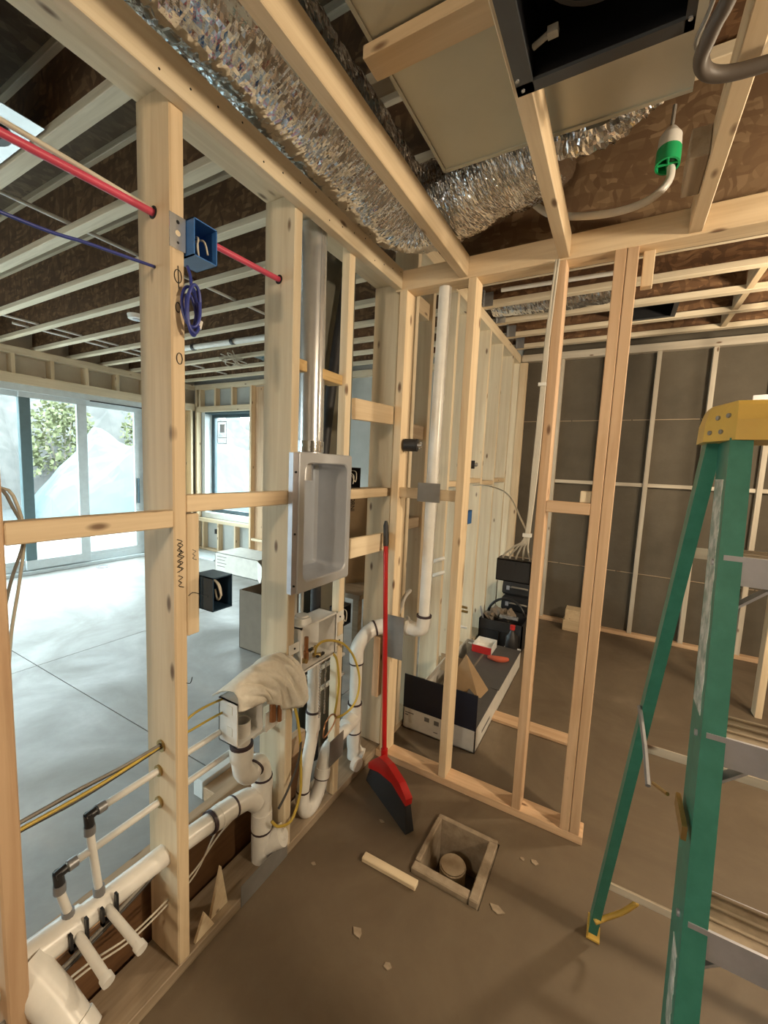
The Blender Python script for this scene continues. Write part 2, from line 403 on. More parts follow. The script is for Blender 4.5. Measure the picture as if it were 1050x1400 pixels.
# ---- continuation of the wet wall past the partition, to the back wall
wq = thing('wall_passage', 'row of full height studs running from the partition to the back wall', 'wall', (-1.08, 3.3, 0), kind='structure')
bbox('top_plate', WX0, WX1, 1.95, 4.66, 2.70, 2.784, 'pine_pale', wq)
bbox('bottom_plate', WX0, WX1, 1.95, 4.66, 0, .038, 'pine', wq)
for i, y in enumerate((2.05, 2.27, 2.655, 3.045, 3.44, 3.84, 4.27, 4.575)):
    bbox('stud', WX0, WX1, y, y+.038, .038, 2.70, 'pine_pale', wq)
for i, (a, b) in enumerate(((2.693, 3.045), (3.083, 3.44), (3.478, 3.84), (3.878, 4.27))):
    z = 1.435+.02*(i % 2); bbox('blocking', -1.10, -1.012, a, b, z, z+.038, 'pine', wq)
bbox('blocking', -1.12, -1.03, 2.088, 2.27, 2.40, 2.49, 'pine', wq)
bbox('blocking', -1.12, -1.03, 2.088, 2.27, 1.72, 1.80, 'pine_old', wq)
bbox('blocking', -1.12, -1.03, 2.088, 2.27, 1.20, 1.26, 'pine_old', wq)
bbox('corner_stud', -1.009, -.93, 4.57, 4.608, .0, 2.70, 'pine', wq)
for y in JY:
    if 2.0 < y < 4.6:
        mesh('joist_hanger', join(B(-1.008, -1.0, y-.05, y+.05, 2.79, 2.90), B(-1.008, -.93, y-.034, y-.031, 2.78, 2.88), B(-1.008, -.93, y+.031, y+.034, 2.78, 2.88)), 'galvanised', wq)

# ---- back wall: dark concrete with pale furring strips
bw = mesh('wall_back', B(-1.0, 2.8, 4.672, 4.95, -.1, 3.14), 'concrete_wall')
tag(bw, 'dark concrete back wall behind thin pale furring strips', 'wall', kind='structure')
bbox('top_plate', -1.0, 2.75, 4.60, 4.67, 2.715, 2.785, 'furring', bw)
for i in range(9):
    x = -.60+.412*i
    bbox('furring_strip', x-.019, x+.019, 4.612, 4.67, .035, 2.715, 'furring', bw)
    if i < 8: bbox('blocking', x+.02, x+.392, 4.632, 4.67, 1.47, 1.505, 'furring', bw)
bbox('bottom_plate', -1.0, 2.75, 4.60, 4.67, 0, .035, 'pine_red', bw)
for i in range(7):
    for z in (.62, 2.1):
        bbox('panel_seam', -1.0+.53*i+.005, -1.0+.53*(i+1)-.005, 4.664, 4.671, z, z+.008, 'pine_old', bw)

# ---- garden wall with the sliding door, far side of the left room
ww = mesh('wall_garden', join(B(-6.62, -6.48, -2.9, 5.0, 2.36, 3.12), B(-6.62, -6.48, 3.86, 5.0, -.1, 2.36), B(-6.62, -6.48, -2.9, -2.75, -.1, 2.36)), 'sheathing')
tag(ww, 'framed wall above the sliding glass door with short cripple studs', 'wall', kind='structure')
bbox('top_plate', -6.48, -6.34, -2.8, 4.60, 2.70, 2.784, 'pine_pale', ww)
bbox('header', -6.48, -6.34, -2.8, 4.60, 2.36, 2.475, 'pine_pale', ww)
for k in range(-6, 7):
    y = 2.17+.393*k
    if -2 < y < 4.4: bbox('cripple_stud', -6.48, -6.345, y, y+.038, 2.475, 2.70, 'pine', ww)
for y in (3.88, 4.30, 4.52): bbox('stud', -6.48, -6.345, y, y+.038, .038, 2.36, 'pine', ww)
d1 = thing('door_1', 'wide white framed sliding glass door to the bright yard', 'door', (-6.42, 2.0, 0), kind='structure')
def bar(x0, x1, y0, y1, z0, z1, mat='vinyl', n='frame'): return bbox(n, x0, x1, y0, y1, z0, z1, mat, d1, .004)
bar(-6.48, -6.36, -2.75, 3.86, 2.275, 2.36); bar(-6.48, -6.36, -2.75, 3.86, 0, .045, n='sill'); bar(-6.48, -6.36, 3.76, 3.86, .045, 2.275)
bar(-6.47, -6.42, -2.75, 3.76, .045, .13); bar(-6.362, -6.350, 3.0, 3.76, 2.27, 2.285, 'black_plastic', 'track_gap')
def panel(y0, y1, x, hl, hr, matl='vinyl', matr='vinyl'):
    p = bbox('door_panel', x-.02, x+.02, y0, y1, 2.21, 2.275, 'vinyl', d1, .004)
    bbox('rail', x-.02, x+.02, y0, y1, .06, .18, 'vinyl', p, .004)
    bbox('stile', x-.02, x+.02, y0, y0+hl, .18, 2.21, matl, p, .004); bbox('stile', x-.02, x+.02, y1-hr, y1, .18, 2.21, matr, p, .004)
    mesh('pane', B(x-.004, x+.004, y0+hl, y1-hr, .18, 2.21), 'glass', p)
    return p
panel(-2.75, -1.08, -6.45, .08, .08); panel(-1.1, .60, -6.405, .08, .08); panel(.58, 2.29, -6.45, .08, .05, 'vinyl', 'slate_frame')  # leftmost panel is out of view, added to bring in more daylight
panel(2.235, 2.97, -6.405, .115, .12, 'slate_frame', 'vinyl'); p4 = panel(2.95, 3.76, -6.45, .03, .13)
mesh('handle', join(B(-6.43, -6.39, 3.655, 3.672, .84, 1.22)), 'dark_frame', p4)

# ---- back wall of the left room with its tall window
wc = mesh('wall_side', join(B(-5.0, -1.001, 4.69, 4.95, -.1, 3.12), B(-6.62, -5.0, 4.69, 4.95, 2.38, 3.12), B(-6.62, -5.0, 4.69, 4.95, -.1, .55), B(-6.62, -6.34, 4.69, 4.95, .55, 2.38)), 'concrete_pale')
tag(wc, 'grey rear wall of the daylit room framed around a tall window', 'wall', kind='structure')
bbox('top_plate', -6.34, -1.2, 4.60, 4.69, 2.71, 2.784, 'pine_pale', wc)
bbox('header', -6.34, -5.04, 4.60, 4.69, 2.345, 2.43, 'pine_pale', wc)
for x in (-6.24, -5.86, -5.46): bbox('cripple_stud', x, x+.038, 4.60, 4.69, 2.43, 2.71, 'pine', wc)
for x in (-6.34, -5.04, -4.62, -4.2): bbox('stud', x, x+.04, 4.60, 4.69, .038, 2.71, 'pine', wc)
bbox('sheathing_panel', -4.998, -4.622, 4.68, 4.692, .04, 2.7, 'pine_red', wc)
bbox('blocking', -5.0, -4.62, 4.61, 4.69, 1.02, 1.06, 'pine_pale', wc)
bbox('blocking', -5.0, -4.62, 4.61, 4.69, .30, .34, 'pine_pale', wc)
bbox('sill_plate', -6.30, -5.04, 4.60, 4.69, .49, .55, 'pine_pale', wc)
for x in (-6.17, -5.79, -5.38): bbox('cripple_stud', x, x+.038, 4.60, 4.69, .038, .49, 'pine', wc)
bbox('bottom_plate', -6.34, -1.2, 4.60, 4.69, 0, .038, 'pine', wc)
mesh('outlet_hole', B(-5.90, -5.86, 4.64, 4.69, .30, .38), 'black_plastic', wc)
w1 = thing('window_1', 'tall window with dark frame and factory sticker beside the sliding door', 'window', (-5.7, 4.85, .55), kind='structure')
for a in ((-6.34, -6.22, .55, 2.38), (-5.06, -5.0, .55, 2.38)): bbox('frame', a[0], a[1], 4.70, 4.93, a[2], a[3], 'vinyl', w1, .003)
bbox('frame', -6.22, -5.06, 4.70, 4.93, 2.32, 2.38, 'dark_frame', w1, .003); bbox('frame', -6.22, -5.06, 4.70, 4.93, .55, .64, 'white_paint', w1, .003)
bbox('sash', -6.22, -6.15, 4.84, 4.89, .64, 2.32, 'dark_frame', w1, .003); bbox('sash', -5.10, -5.06, 4.84, 4.89, .64, 2.32, 'vinyl', w1, .003)
bbox('sash', -6.15, -5.10, 4.84, 4.89, .64, .70, 'dark_frame', w1, .003); bbox('sash', -6.15, -5.10, 4.84, 4.89, 2.27, 2.32, 'dark_frame', w1, .003)
pn = mesh('pane', B(-6.15, -5.10, 4.862, 4.868, .70, 2.27), 'glass', w1)
mesh('sticker', join(*[B(x0, x1, 4.859, 4.861, z0, z1) for x0, x1, z0, z1 in ((-6.10, -5.86, 2.20, 2.215), (-6.10, -5.86, 1.83, 1.845), (-6.10, -6.085, 1.845, 2.2), (-5.875, -5.86, 1.845, 2.2), (-6.085, -5.875, 1.93, 1.94), (-6.04, -5.92, 2.02, 2.16))]), 'aluminium', pn)

# ---- walls behind the photographer and to the right (they close the basement)
tag(mesh('wall_rear', join(B(-6.6, -6.0, -3.1, -2.9, -.1, 3.14), B(-4.1, 2.8, -3.1, -2.9, -.1, 3.14), B(-6.0, -4.1, -3.1, -2.9, 2.32, 3.14)), 'drywall'), 'plain grey board wall behind the framed rooms', 'wall', kind='structure')
d2_ = thing('added_door', 'added glass patio door out of view, letting more daylight in', 'door', (-5.05, -3.0, 0), kind='structure')  # unseen door put in to brighten the left room's near floor
for a in ((-6.0, -5.92), (-4.18, -4.1)): bbox('stile', a[0], a[1], -3.03, -2.97, .05, 2.24, 'vinyl', d2_, .004)
bbox('frame', -6.0, -4.1, -3.05, -2.95, 2.24, 2.32, 'vinyl', d2_, .004); bbox('sill', -6.0, -4.1, -3.05, -2.95, 0, .05, 'vinyl', d2_, .004)
mesh('pane', B(-5.92, -4.18, -3.004, -2.996, .05, 2.24), 'glass', d2_)
wr = tag(mesh('wall_right', B(2.8, 3.0, -2.9, 5.0, -.1, 3.14), 'concrete_wall'), 'plain dark concrete wall beyond the ladder', 'wall', kind='structure')
tag(bbox('trim_1', .93, .968, 3.50, 3.59, 0, 2.78, 'pine_pale'), 'single pale upright stud standing in the far room by the ladder', 'stud', kind='structure')

# ---- yard outside
yd = mesh('yard', ([(-40, -25, -.1), (-6.63, -25, -.1), (-6.63, 40, -.1), (-40, 40, -.1), (-6.63, 5.0, -.1), (3, 5.0, -.1), (3, 40, -.1), (3, -25, -.1), (3, -3.1, -.1), (-6.63, -3.1, -.1)], [(0, 1, 2, 3), (4, 5, 6, 2), (1, 7, 8, 9)]), 'snow_ground')
tag(yd, 'pale trampled yard ground outside the glass', 'ground', kind='structure')
def hill(name, cx, cy, rx, ry, h, mat, label, cat, seed, nx=46, ny=46, rough=.3, fr=.7):
    vs_, fs = [], []
    for i in range(nx+1):
        for j in range(ny+1):
            a, b = i/nx*2-1, j/ny*2-1; d = max(0, 1-(a*a)**1.1-(b*b)**1.1)
            x, y = cx+a*rx, cy+b*ry
            z = h*min(1, d*1.5)**.8*(1+rough*NZ.fractal(V((x*fr, y*fr, seed)), 1, 2, 4)) if d > 0 else 0
            vs_.append((x, y, -.14+max(0, z)))
    for i in range(nx):
        for j in range(ny):
            q = i*(ny+1)+j; fs.append((q, q+ny+1, q+ny+2, q+1))
    return tag(mesh(name, (vs_, fs), mat, smooth=False), label, cat, kind='structure' if cat == 'bank' else None)
hill('tarp_mound', -11.5, 8.2, 2.6, 4.2, 1.95, 'tarp', 'heap under a pale blue tarp outside the sliding door', 'tarp', 3)
hill('tarp_mound', -12.5, 16.0, 6.5, 3.0, 2.6, 'tarp', 'heap under a pale blue tarp outside the tall window', 'tarp', 8)
hill('rock_bank', -21, 3, 6, 22, 3.9, 'bank_rock', 'rough pale bank rising behind the yard', 'bank', 5, 40, 90, .55, .5)
hill('rock_bank', -16, 26, 16, 6, 4.6, 'bank_rock', 'rough pale bank rising beyond the tall window', 'bank', 9, 80, 40, .55, .5)
def shrub(x, y, z, r, h, seed, label):
    rnd = random.Random(seed); t = thing('shrub', label, 'shrub', (x, y, z))
    vs_, fs = [], []
    for i in range(1500):
        a, e, q = rnd.uniform(0, 6.28), rnd.uniform(-.6, 1.4), rnd.uniform(.5, 1)
        p = V((x+r*q*math.cos(a)*math.cos(e), y+r*q*math.sin(a)*math.cos(e), z+h*.5+h*.5*q*math.sin(e)))
        s = rnd.uniform(.04, .10); d1_ = V((rnd.uniform(-1, 1), rnd.uniform(-1, 1), rnd.uniform(-1, 1))).normalized()*s; d2_ = d1_.orthogonal().normalized()*s*.6
        b = len(vs_); vs_ += [p-d1_, p+d2_, p+d1_, p-d2_]; fs.append((b, b+1, b+2, b+3))
    tag(mesh('foliage', (vs_, fs), 'leaves', t, org=(x, y, z)), kind='stuff')
    for k in range(5):
        a = k*1.3; mesh('stem', T([(x, y, z), (x+r*.3*math.cos(a), y+r*.3*math.sin(a), z+h*.4), (x+r*.6*math.cos(a), y+r*.6*math.sin(a), z+h*.8)], lambda u: .03-.02*u, 6, 3), 'bark', t)
shrub(-14.6, 9.0, .9, 1.1, 2.6, 1, 'yellow green shrub seen in the door pane above the tarp heap')
shrub(-14.8, 6.2, .0, 1.0, 3.3, 2, 'tall yellow green shrub seen in the middle door pane')

# ================================================================== THINGS ON THE WET WALL
def rrect(y0, y1, z0, z1, r, n=5):
    P = []
    for cy, cz, a0 in ((y1-r, z1-r, 0), (y0+r, z1-r, 90), (y0+r, z0+r, 180), (y1-r, z0+r, 270)):
        for i in range(n+1):
            a = math.radians(a0+90*i/n); P.append((cy+r*math.cos(a), cz+r*math.sin(a)))
    return P
def loft(loops, close_first=False, close_last=False):
    n = len(loops[0]); vs_, fs = [], []
    for L in loops: vs_ += L
    for k in range(len(loops)-1):
        for i in range(n):
            j = (i+1) % n; fs.append((k*n+i, k*n+j, (k+1)*n+j, (k+1)*n+i))
    if close_first: fs.append(tuple(range(n-1, -1, -1)))
    if close_last: fs.append(tuple((len(loops)-1)*n+i for i in range(n)))
    return vs_, fs
# recessed dryer vent box
vb = thing('dryer_vent_box', 'recessed galvanised steel vent box set between two studs', 'vent box', (-1.03, 1.29, 1.077))
yo, y1o, zo, z1o = 1.122, 1.452, 1.075, 1.592
lp = lambda x, y0, y1, z0, z1, r: [(x, a, b) for a, b in rrect(y0, y1, z0, z1, r)]
mesh('rim', loft([lp(-1.007, yo, y1o, zo, z1o, .012), lp(-.982, yo, y1o, zo, z1o, .012), lp(-.979, yo+.004, y1o-.004, zo+.004, z1o-.004, .010),
                  lp(-.979, yo+.030, y1o-.024, zo+.035, z1o-.035, .035), lp(-.984, yo+.034, y1o-.028, zo+.039, z1o-.039, .033)]), 'pan_steel', vb, smooth=.5)
mesh('pan', loft([lp(-.984, yo+.034, y1o-.028, zo+.039, z1o-.039, .033), lp(-1.00, yo+.035, y1o-.029, zo+.040, z1o-.038, .028), lp(-1.13, yo+.038, y1o-.032, zo+.046, z1o-.038, .014), lp(-1.142, yo+.046, y1o-.042, zo+.056, z1o-.046, .008)], close_last=True), 'pan_steel', vb, smooth=.35)
mesh('outlet_collar', hollow((-1.075, 1.235, 1.552), (-1.075, 1.235, 1.488), .050, .047), 'galvanised', vb, smooth=SM)
mesh('side_flange', join(B(-1.0065, -.985, 1.098, 1.121, 1.08, 1.588), B(-.987, -.983, 1.094, 1.121, 1.08, 1.588)), 'aluminium', vb)
for z in (1.11, 1.30, 1.52): mesh('screw', cyl((-.983, 1.107, z), (-.979, 1.107, z), .004, 8), 'ink', vb)
vp = thing('vent_pipe', 'shiny galvanised round duct rising from the steel vent box', 'duct', (-1.08, 1.315, 1.594))
mesh('pipe', cyl((-1.082, 1.300, 1.594), (-1.082, 1.291, 2.435), .052, 28), 'galvanised', vp, smooth=SM)
mesh('tape', hollow((-1.082, 1.3, 1.598), (-1.082, 1.3, 1.640), .0545, .0525, 28), 'foil', vp, smooth=SM)
mesh('seam', B(-1.034, -1.029, 1.278, 1.284, 1.64, 2.42), 'galvanised', vp)
tag(mesh('steel_column', join(B(-1.40, -1.385, 1.62, 1.90, .002, 2.775), B(-1.315, -1.30, 1.62, 1.90, .002, 2.775), B(-1.385, -1.315, 1.755, 1.765, .002, 2.775)), 'olive_steel'), 'olive grey steel column behind the shiny vent pipe', 'column')
tag(mesh('black_hose', T([(-1.25, 1.80, 2.78), (-1.25, 1.775, 2.58), (-1.25, 1.68, 2.1), (-1.25, 1.61, 1.63), (-1.26, 1.585, 1.1), (-1.26, 1.60, .02)], .026, 14, 6), 'black_rubber', smooth=True), 'thick black hose dropping behind the shiny vent pipe', 'hose')

# electrical boxes
def wires(parent, pts_list, mat='cable_white', r=.0028):
    for p in pts_list: mesh('wire', T(p, r, 6, 5), mat, parent, smooth=True)
eb = thing('electrical_box', 'bright blue electrical box nailed high beside the pencilled stud', 'electrical box', (-1.02, .742, 2.06), 'boxes on the wet wall')
mesh('body', openbox(-1.062, -.978, .709, .778, 2.060, 2.150, .003, '+x'), 'blue_box', eb)
mesh('bracket', join(B(-1.0096, -1.0075, .664, .708, 2.068, 2.148)), 'galvanised', eb)
for z, r in ((2.132, .0045), (2.106, .007), (2.084, .003)): mesh('bracket_hole', cyl((-1.0076, .686, z), (-1.0070, .686, z), r, 12), 'ink' if r < .006 else 'pine_pale', eb)
wires(eb, [[(-1.055, .74, 2.12), (-1.0, .735, 2.118), (-.99, .727, 2.09), (-1.0, .738, 2.075), (-1.01, .742, 2.11)], [(-1.055, .75, 2.12), (-1.0, .752, 2.117), (-.995, .762, 2.085)]])
nb = thing('electrical_box', 'dark navy electrical box beside the scribbled scab block', 'electrical box', (-.99, .78, 1.12), 'boxes on the wet wall')
mesh('body', openbox(-1.04, -.955, .745, .812, 1.125, 1.222, .003, '+x'), 'navy_box', nb)
mesh('rib', join(B(-1.0, -.998, .7435, .745, 1.125, 1.222), B(-1.02, -.975, .7435, .745, 1.165, 1.168)), 'navy_box', nb)
wires(nb, [[(-1.03, .775, 1.21), (-.98, .776, 1.20), (-.965, .779, 1.165), (-.975, .777, 1.15), (-.985, .776, 1.18)], [(-1.03, .783, 1.21), (-.98, .784, 1.195), (-.97, .786, 1.16)]])
for (y, z, lab) in ((1.60, 1.4485, 'small black electrical box resting on the blocking by the broom'), (1.56, .80, 'small black electrical box low behind the yellow hose loop')):
    t = thing('electrical_box', lab, 'electrical box', (-1.08, y, z), 'boxes on the wet wall')
    mesh('body', openbox(-1.12, -1.06, y-.045, y+.045, z, z+.095, .003, '+x'), 'black_plastic', t)
    wires(t, [[(-1.10, y, z+.08), (-1.05, y-.01, z+.075), (-1.045, y-.02, z+.03), (-1.06, y-.03, z+.06)], [(-1.10, y-.02, z+.08), (-1.05, y-.03, z+.06), (-1.05, y-.032, z+.02)]], r=.0022)
# blue cable with its hanging coil
cb = thing('blue_cable', 'blue network cable ending in a coil hung under the blue box', 'cable', (-1.08, .5, 1.9))
mesh('run', T([(-1.10, -.2, 2.02), (-1.08, .36, 2.006), (-1.08, .52, 2.020), (-1.075, .667, 2.032)], .004, 8, 5), 'blue_cable', cb, smooth=True)
loop = []
for k in range(58):
    a = k*.45; q = 1+.22*math.sin(k*.31+1); loop.append((-.984+.011*math.sin(k*.37), .706+.019*q*math.cos(a)+.004*math.sin(k*.11), 1.925+.052*q*math.sin(a)))
mesh('coil', T(loop, .0042, 7, 3), 'blue_cable', cb, smooth=True)
mesh('hanger', T([(-1.0, .706, 2.035), (-.99, .707, 2.01), (-.985, .706, 1.98)], .004, 7, 4), 'blue_cable', cb, smooth=True)
mesh('connector', cyl((-.978, .722, 1.885), (-.978, .727, 1.905), .006, 8), 'pex_white', cb)
# supply pipes along the wall
def run_pipe(name, label, cat, pts, r, mat, holes=(), curve=5, extra=None, group=None):
    t = thing(name, label, cat, pts[0], group)
    mesh('pipe', T(pts, r, 12, curve), mat, t, smooth=True)
    for h in holes:
        mesh('hole_rim', hollow((h[0], h[1]-.0012, h[2]), (h[0], h[1]+.0005, h[2]), r*1.7, r*1.02, 14), 'ink', t)
    return t
run_pipe('red_water_pipe', 'red water pipe threaded through the studs under the joists', 'pipe', [(-1.09, -.3, 2.20), (-1.08, .10, 2.14), (-1.08, .37, 2.151), (-1.08, .6, 2.160), (-1.08, .9, 2.170), (-1.08, 1.118, 2.178)], .0092, 'red_pipe', [(-1.08, .668, 2.163), (-1.08, 1.112, 2.178)])
run_pipe('white_cable', 'thin white cable running beside the red water pipe', 'cable', [(-1.13, -.3, 2.25), (-1.10, .2, 2.18), (-1.09, .372, 2.179), (-1.08, .665, 2.168)], .006, 'cable_white')
def pexbend(t, x, y, z, ymin):
    mesh('elbow', join(cyl((x, y+.012, z), (x, y-.012, z-.004), .0115, 10), cyl((x, y-.006, z+.004), (x, y-.004, z-.03), .0115, 10)), 'black_plastic', t, smooth=SM)
    mesh('crimp_ring', cyl((x, y+.014, z), (x, y+.034, z), .0135, 12), 'crimp', t, smooth=SM)
    mesh('crimp_ring', cyl((x, y-.004, z-.03), (x, y-.004, z-.052), .0135, 12), 'crimp', t, smooth=SM)
for (yb, zb, zd, lab, ye) in ((.487, .640, .43, 'white supply pipe, upper of the pair, with a drop to a stub out', .50), (.418, .540, .43, 'white supply pipe, lower of the pair, with a drop to a stub out', .425)):
    x = -1.092; t = thing('supply_pipe', lab, 'pipe', (x, yb, .36), 'white supply pipes in the wet wall')
    mesh('pipe', T([(x, yb+.014, zb), (x, .687, zb), (x, 1.0, zb-.002), (x, 1.6, zb-.004)], .0095, 12), 'pex_white', t, smooth=True)
    pexbend(t, x, yb, zb, 0)
    mesh('drop_pipe', cyl((x, yb-.004, zb-.05), (x+.012, yb+.006, zd), .0095, 12), 'pex_white', t, smooth=SM)
    for yh in (.668,): mesh('hole_sleeve', hollow((x, yh-.006, zb), (x, yh+.001, zb), .017, .0097, 14), 'brass', t, smooth=SM)
    mesh('crimp_ring', cyl((x+.012, yb+.006, zd+.004), (x+.014, yb+.007, zd-.022), .0135, 12), 'crimp', t, smooth=SM)
    e = V((x+.016, yb+.008, zd-.036))
    mesh('stub_elbow', T([e+V((0, 0, .014)), e, e+V((.022, .002, -.006))], .0125, 12, 4), 'pex_white', t, smooth=True)
    s1 = V((-.905, ye, .365)); s0 = e+V((.02, .002, -.006))
    mesh('stub_pipe', cyl(s0, s1, .0105, 12), 'pex_white', t, smooth=SM)
    mesh('stub_cap', cyl(s1-(s1-s0).normalized()*.012, s1+(s1-s0).normalized()*.006, .0135, 12), 'pex_white', t, smooth=SM)
    cl_ = s0+(s1-s0)*.12
    mesh('bracket', join(B(cl_.x-.006, cl_.x+.006, cl_.y-.020, cl_.y-.014, cl_.z-.024, cl_.z+.024), B(cl_.x-.006, cl_.x+.006, cl_.y+.014, cl_.y+.020, cl_.z-.016, cl_.z+.034), B(cl_.x-.006, cl_.x+.006, cl_.y-.020, cl_.y+.020, cl_.z-.024, cl_.z-.014)), 'black_plastic', t)
# dark and yellow cable bundle at knee height
bd = thing('cable_bundle', 'bundle of dark and yellow cables sagging through the studs', 'cable', (-1.08, .5, .70))
for i, (dz, dx, mt_) in enumerate(((.010, 0, 'cable_grey'), (0, .006, 'yellow_hose'), (-.009, -.004, 'cable_dark'), (.004, -.009, 'cable_dark'))):
    mesh('cable', T([(-1.09+dx, -.2, .74+dz), (-1.085+dx, .30, .722+dz*1.2), (-1.085+dx, .45, .715+dz*1.6), (-1.082+dx*.6, .55, .716+dz), (-1.08, .668, .722+dz*.4)], .0045, 7, 5), mt_, bd, smooth=True)
mesh('cable', T([(-1.08, .70, .724), (-1.08, .76, .762), (-1.08, .84, .765), (-1.08, .93, .752)], .004, 7, 5), 'yellow_hose', bd, smooth=True)
mesh('cable', T([(-1.08, .70, .720), (-1.08, .76, .716), (-1.08, .84, .715), (-1.08, .93, .708)], .004, 7, 5), 'yellow_hose', bd, smooth=True)
mesh('grommet', hollow((-1.08, .664, .722), (-1.08, .669, .722), .018, .010, 14), 'brass', bd)
hg = thing('hanging_cable', 'grey cable drooping against the daylight at the nearest stud', 'cable', (-1.3, .43, .9))
for i, d in enumerate((0, .012)):
    mesh('cable', T([(-1.42, .36, 2.78), (-1.34, .38, 1.62), (-1.30, .435-d, 1.44), (-1.30, .452, 1.34), (-1.30, .438-d*1.5, 1.22), (-1.30, .415-d*2, 1.08), (-1.30, .40-d*3, .9)], .004, 7, 6), 'cable_grey' if i else 'cable_white', hg, smooth=True)
lc = thing('low_cable', 'pair of thin cream cables running low along the bottom plate', 'cable', (-1.06, .6, .2))
for d in (0, .016):
    mesh('cable', T([(-1.06, .22, .26-d), (-1.055, .42, .275-d), (-1.05, .55, .245-d), (-1.06, .665, .235-d), (-1.06, .76, .25-d), (-1.07, .86, .285+d*2), (-1.075, .96, .30+d), (-1.10, 1.10, .31)], .003, 6, 5), 'cable_white', lc, smooth=True)
dk = thing('cable_pair', 'pair of dark cables strapped under the main drain pipe', 'cable', (-1.04, .5, .33))
for d in (0, .011):
    mesh('cable', T([(-1.03, .20, .345-d), (-1.03, .36, .345-d), (-1.045, .55, .362-d), (-1.06, .667, .378-d)], .005, 7, 5), 'cable_dark' if d else 'cable_grey', dk, smooth=True)

# ---- drain with trap under the first washer outlet
def ring(t, a, b, r): mesh('primer_ring', cyl(a, b, r, 18), 'primer', t, smooth=SM)
def P(t, n, pts, r, curve=0): return mesh(n, T(pts, r, 18, curve), 'pvc', t, smooth=SM)
X = -1.075
dr = thing('drain_pipe', 'white drain pipe with trap and tee running along the bottom of the wet wall', 'pipe', (X, .6, .04), 'white drain pipes')
P(dr, 'main_pipe', [(X, .10, .405), (X, .667, .375), (X, .90, .345)], .0305)
P(dr, 'wye', [(X-.005, .20, .40), (X-.005, .33, .393), (X, .45, .386)], .036)
P(dr, 'stub_pipe', [(X+.005, .33, .395), (-1.0, .357, .325), (-.935, .375, .262)], .040)
P(dr, 'stub_cap', [(-.95, .371, .277), (-.925, .378, .252)], .0435)
P(dr, 'coupling', [(X, .835, .352), (X, .915, .342)], .037); P(dr, 'coupling', [(X, .855, .349), (X, .88, .346)], .039)
ring(dr, (X, .822, .354), (X, .832, .353), .038); ring(dr, (X, .915, .341), (X, .923, .340), .038)
P(dr, 'tee_branch', [(X, .92, .341), (X+.004, .985, .325), (X+.01, 1.02, .29)], .036, 5)
Y = 1.048
P(dr, 'tee', [(X+.01, Y, .185), (X+.01, Y, .375)], .0365); P(dr, 'tee_hub', [(X+.01, Y, .165), (X+.01, Y, .235)], .039)
P(dr, 'tee_hub', [(X+.01, Y, .335), (X+.01, Y, .372)], .039)
ring(dr, (X+.01, Y, .373), (X+.01, Y, .379), .0385); ring(dr, (X+.01, Y, .157), (X+.01, Y, .164), .0395)
P(dr, 'trap_bend', [(-1.05, .935, .575), (-1.05, .935, .52), (-1.05, .945, .470), (-1.052, .975, .440), (-1.06, 1.005, .452), (-1.065, 1.03, .435), (X+.01, 1.046, .40), (X+.01, Y, .375)], .0345, 5)
P(dr, 'elbow_hub', [(-1.05, .935, .525), (-1.05, .935, .572)], .040)
ring(dr, (-1.05, .935, .572), (-1.05, .935, .582), .0395); ring(dr, (-1.056, .994, .447), (-1.058, 1.000, .449), .0395)
P(dr, 'cleanout_wye', [(X+.01, Y, .02), (X+.01, Y, .16)], .0375)
P(dr, 'cleanout_branch', [(X+.02, Y+.01, .085), (-1.015, Y+.035, .12)], .036); P(dr, 'cleanout_cap', [(-1.02, Y+.033, .117), (-.998, Y+.045, .130)], .040); P(dr, 'cap_nut', [(-1.0, Y+.044, .129), (-.988, Y+.05, .136)], .018)
# first washer outlet box, with cloth
o1 = thing('washer_outlet_box', 'open white plastic washer outlet box half covered by the cloth', 'outlet box', (-1.05, .94, .61), 'washer outlet boxes')
mesh('body', openbox(-1.095, -1.008, .878, .992, .612, .765, .004, '+x'), 'pvc_box', o1)
mesh('drain_collar', hollow((-1.05, .935, .583), (-1.05, .935, .665), .030, .026), 'pvc', o1, smooth=SM)
for z in (.645, .72): mesh('knockout', B(-1.055, -1.030, .8765, .878, z, z+.03), 'paper', o1)
for i in range(4): mesh('slot', B(-1.0075, -1.0055, .90+.021*i, .913+.021*i, .745, .762), 'paper', o1)
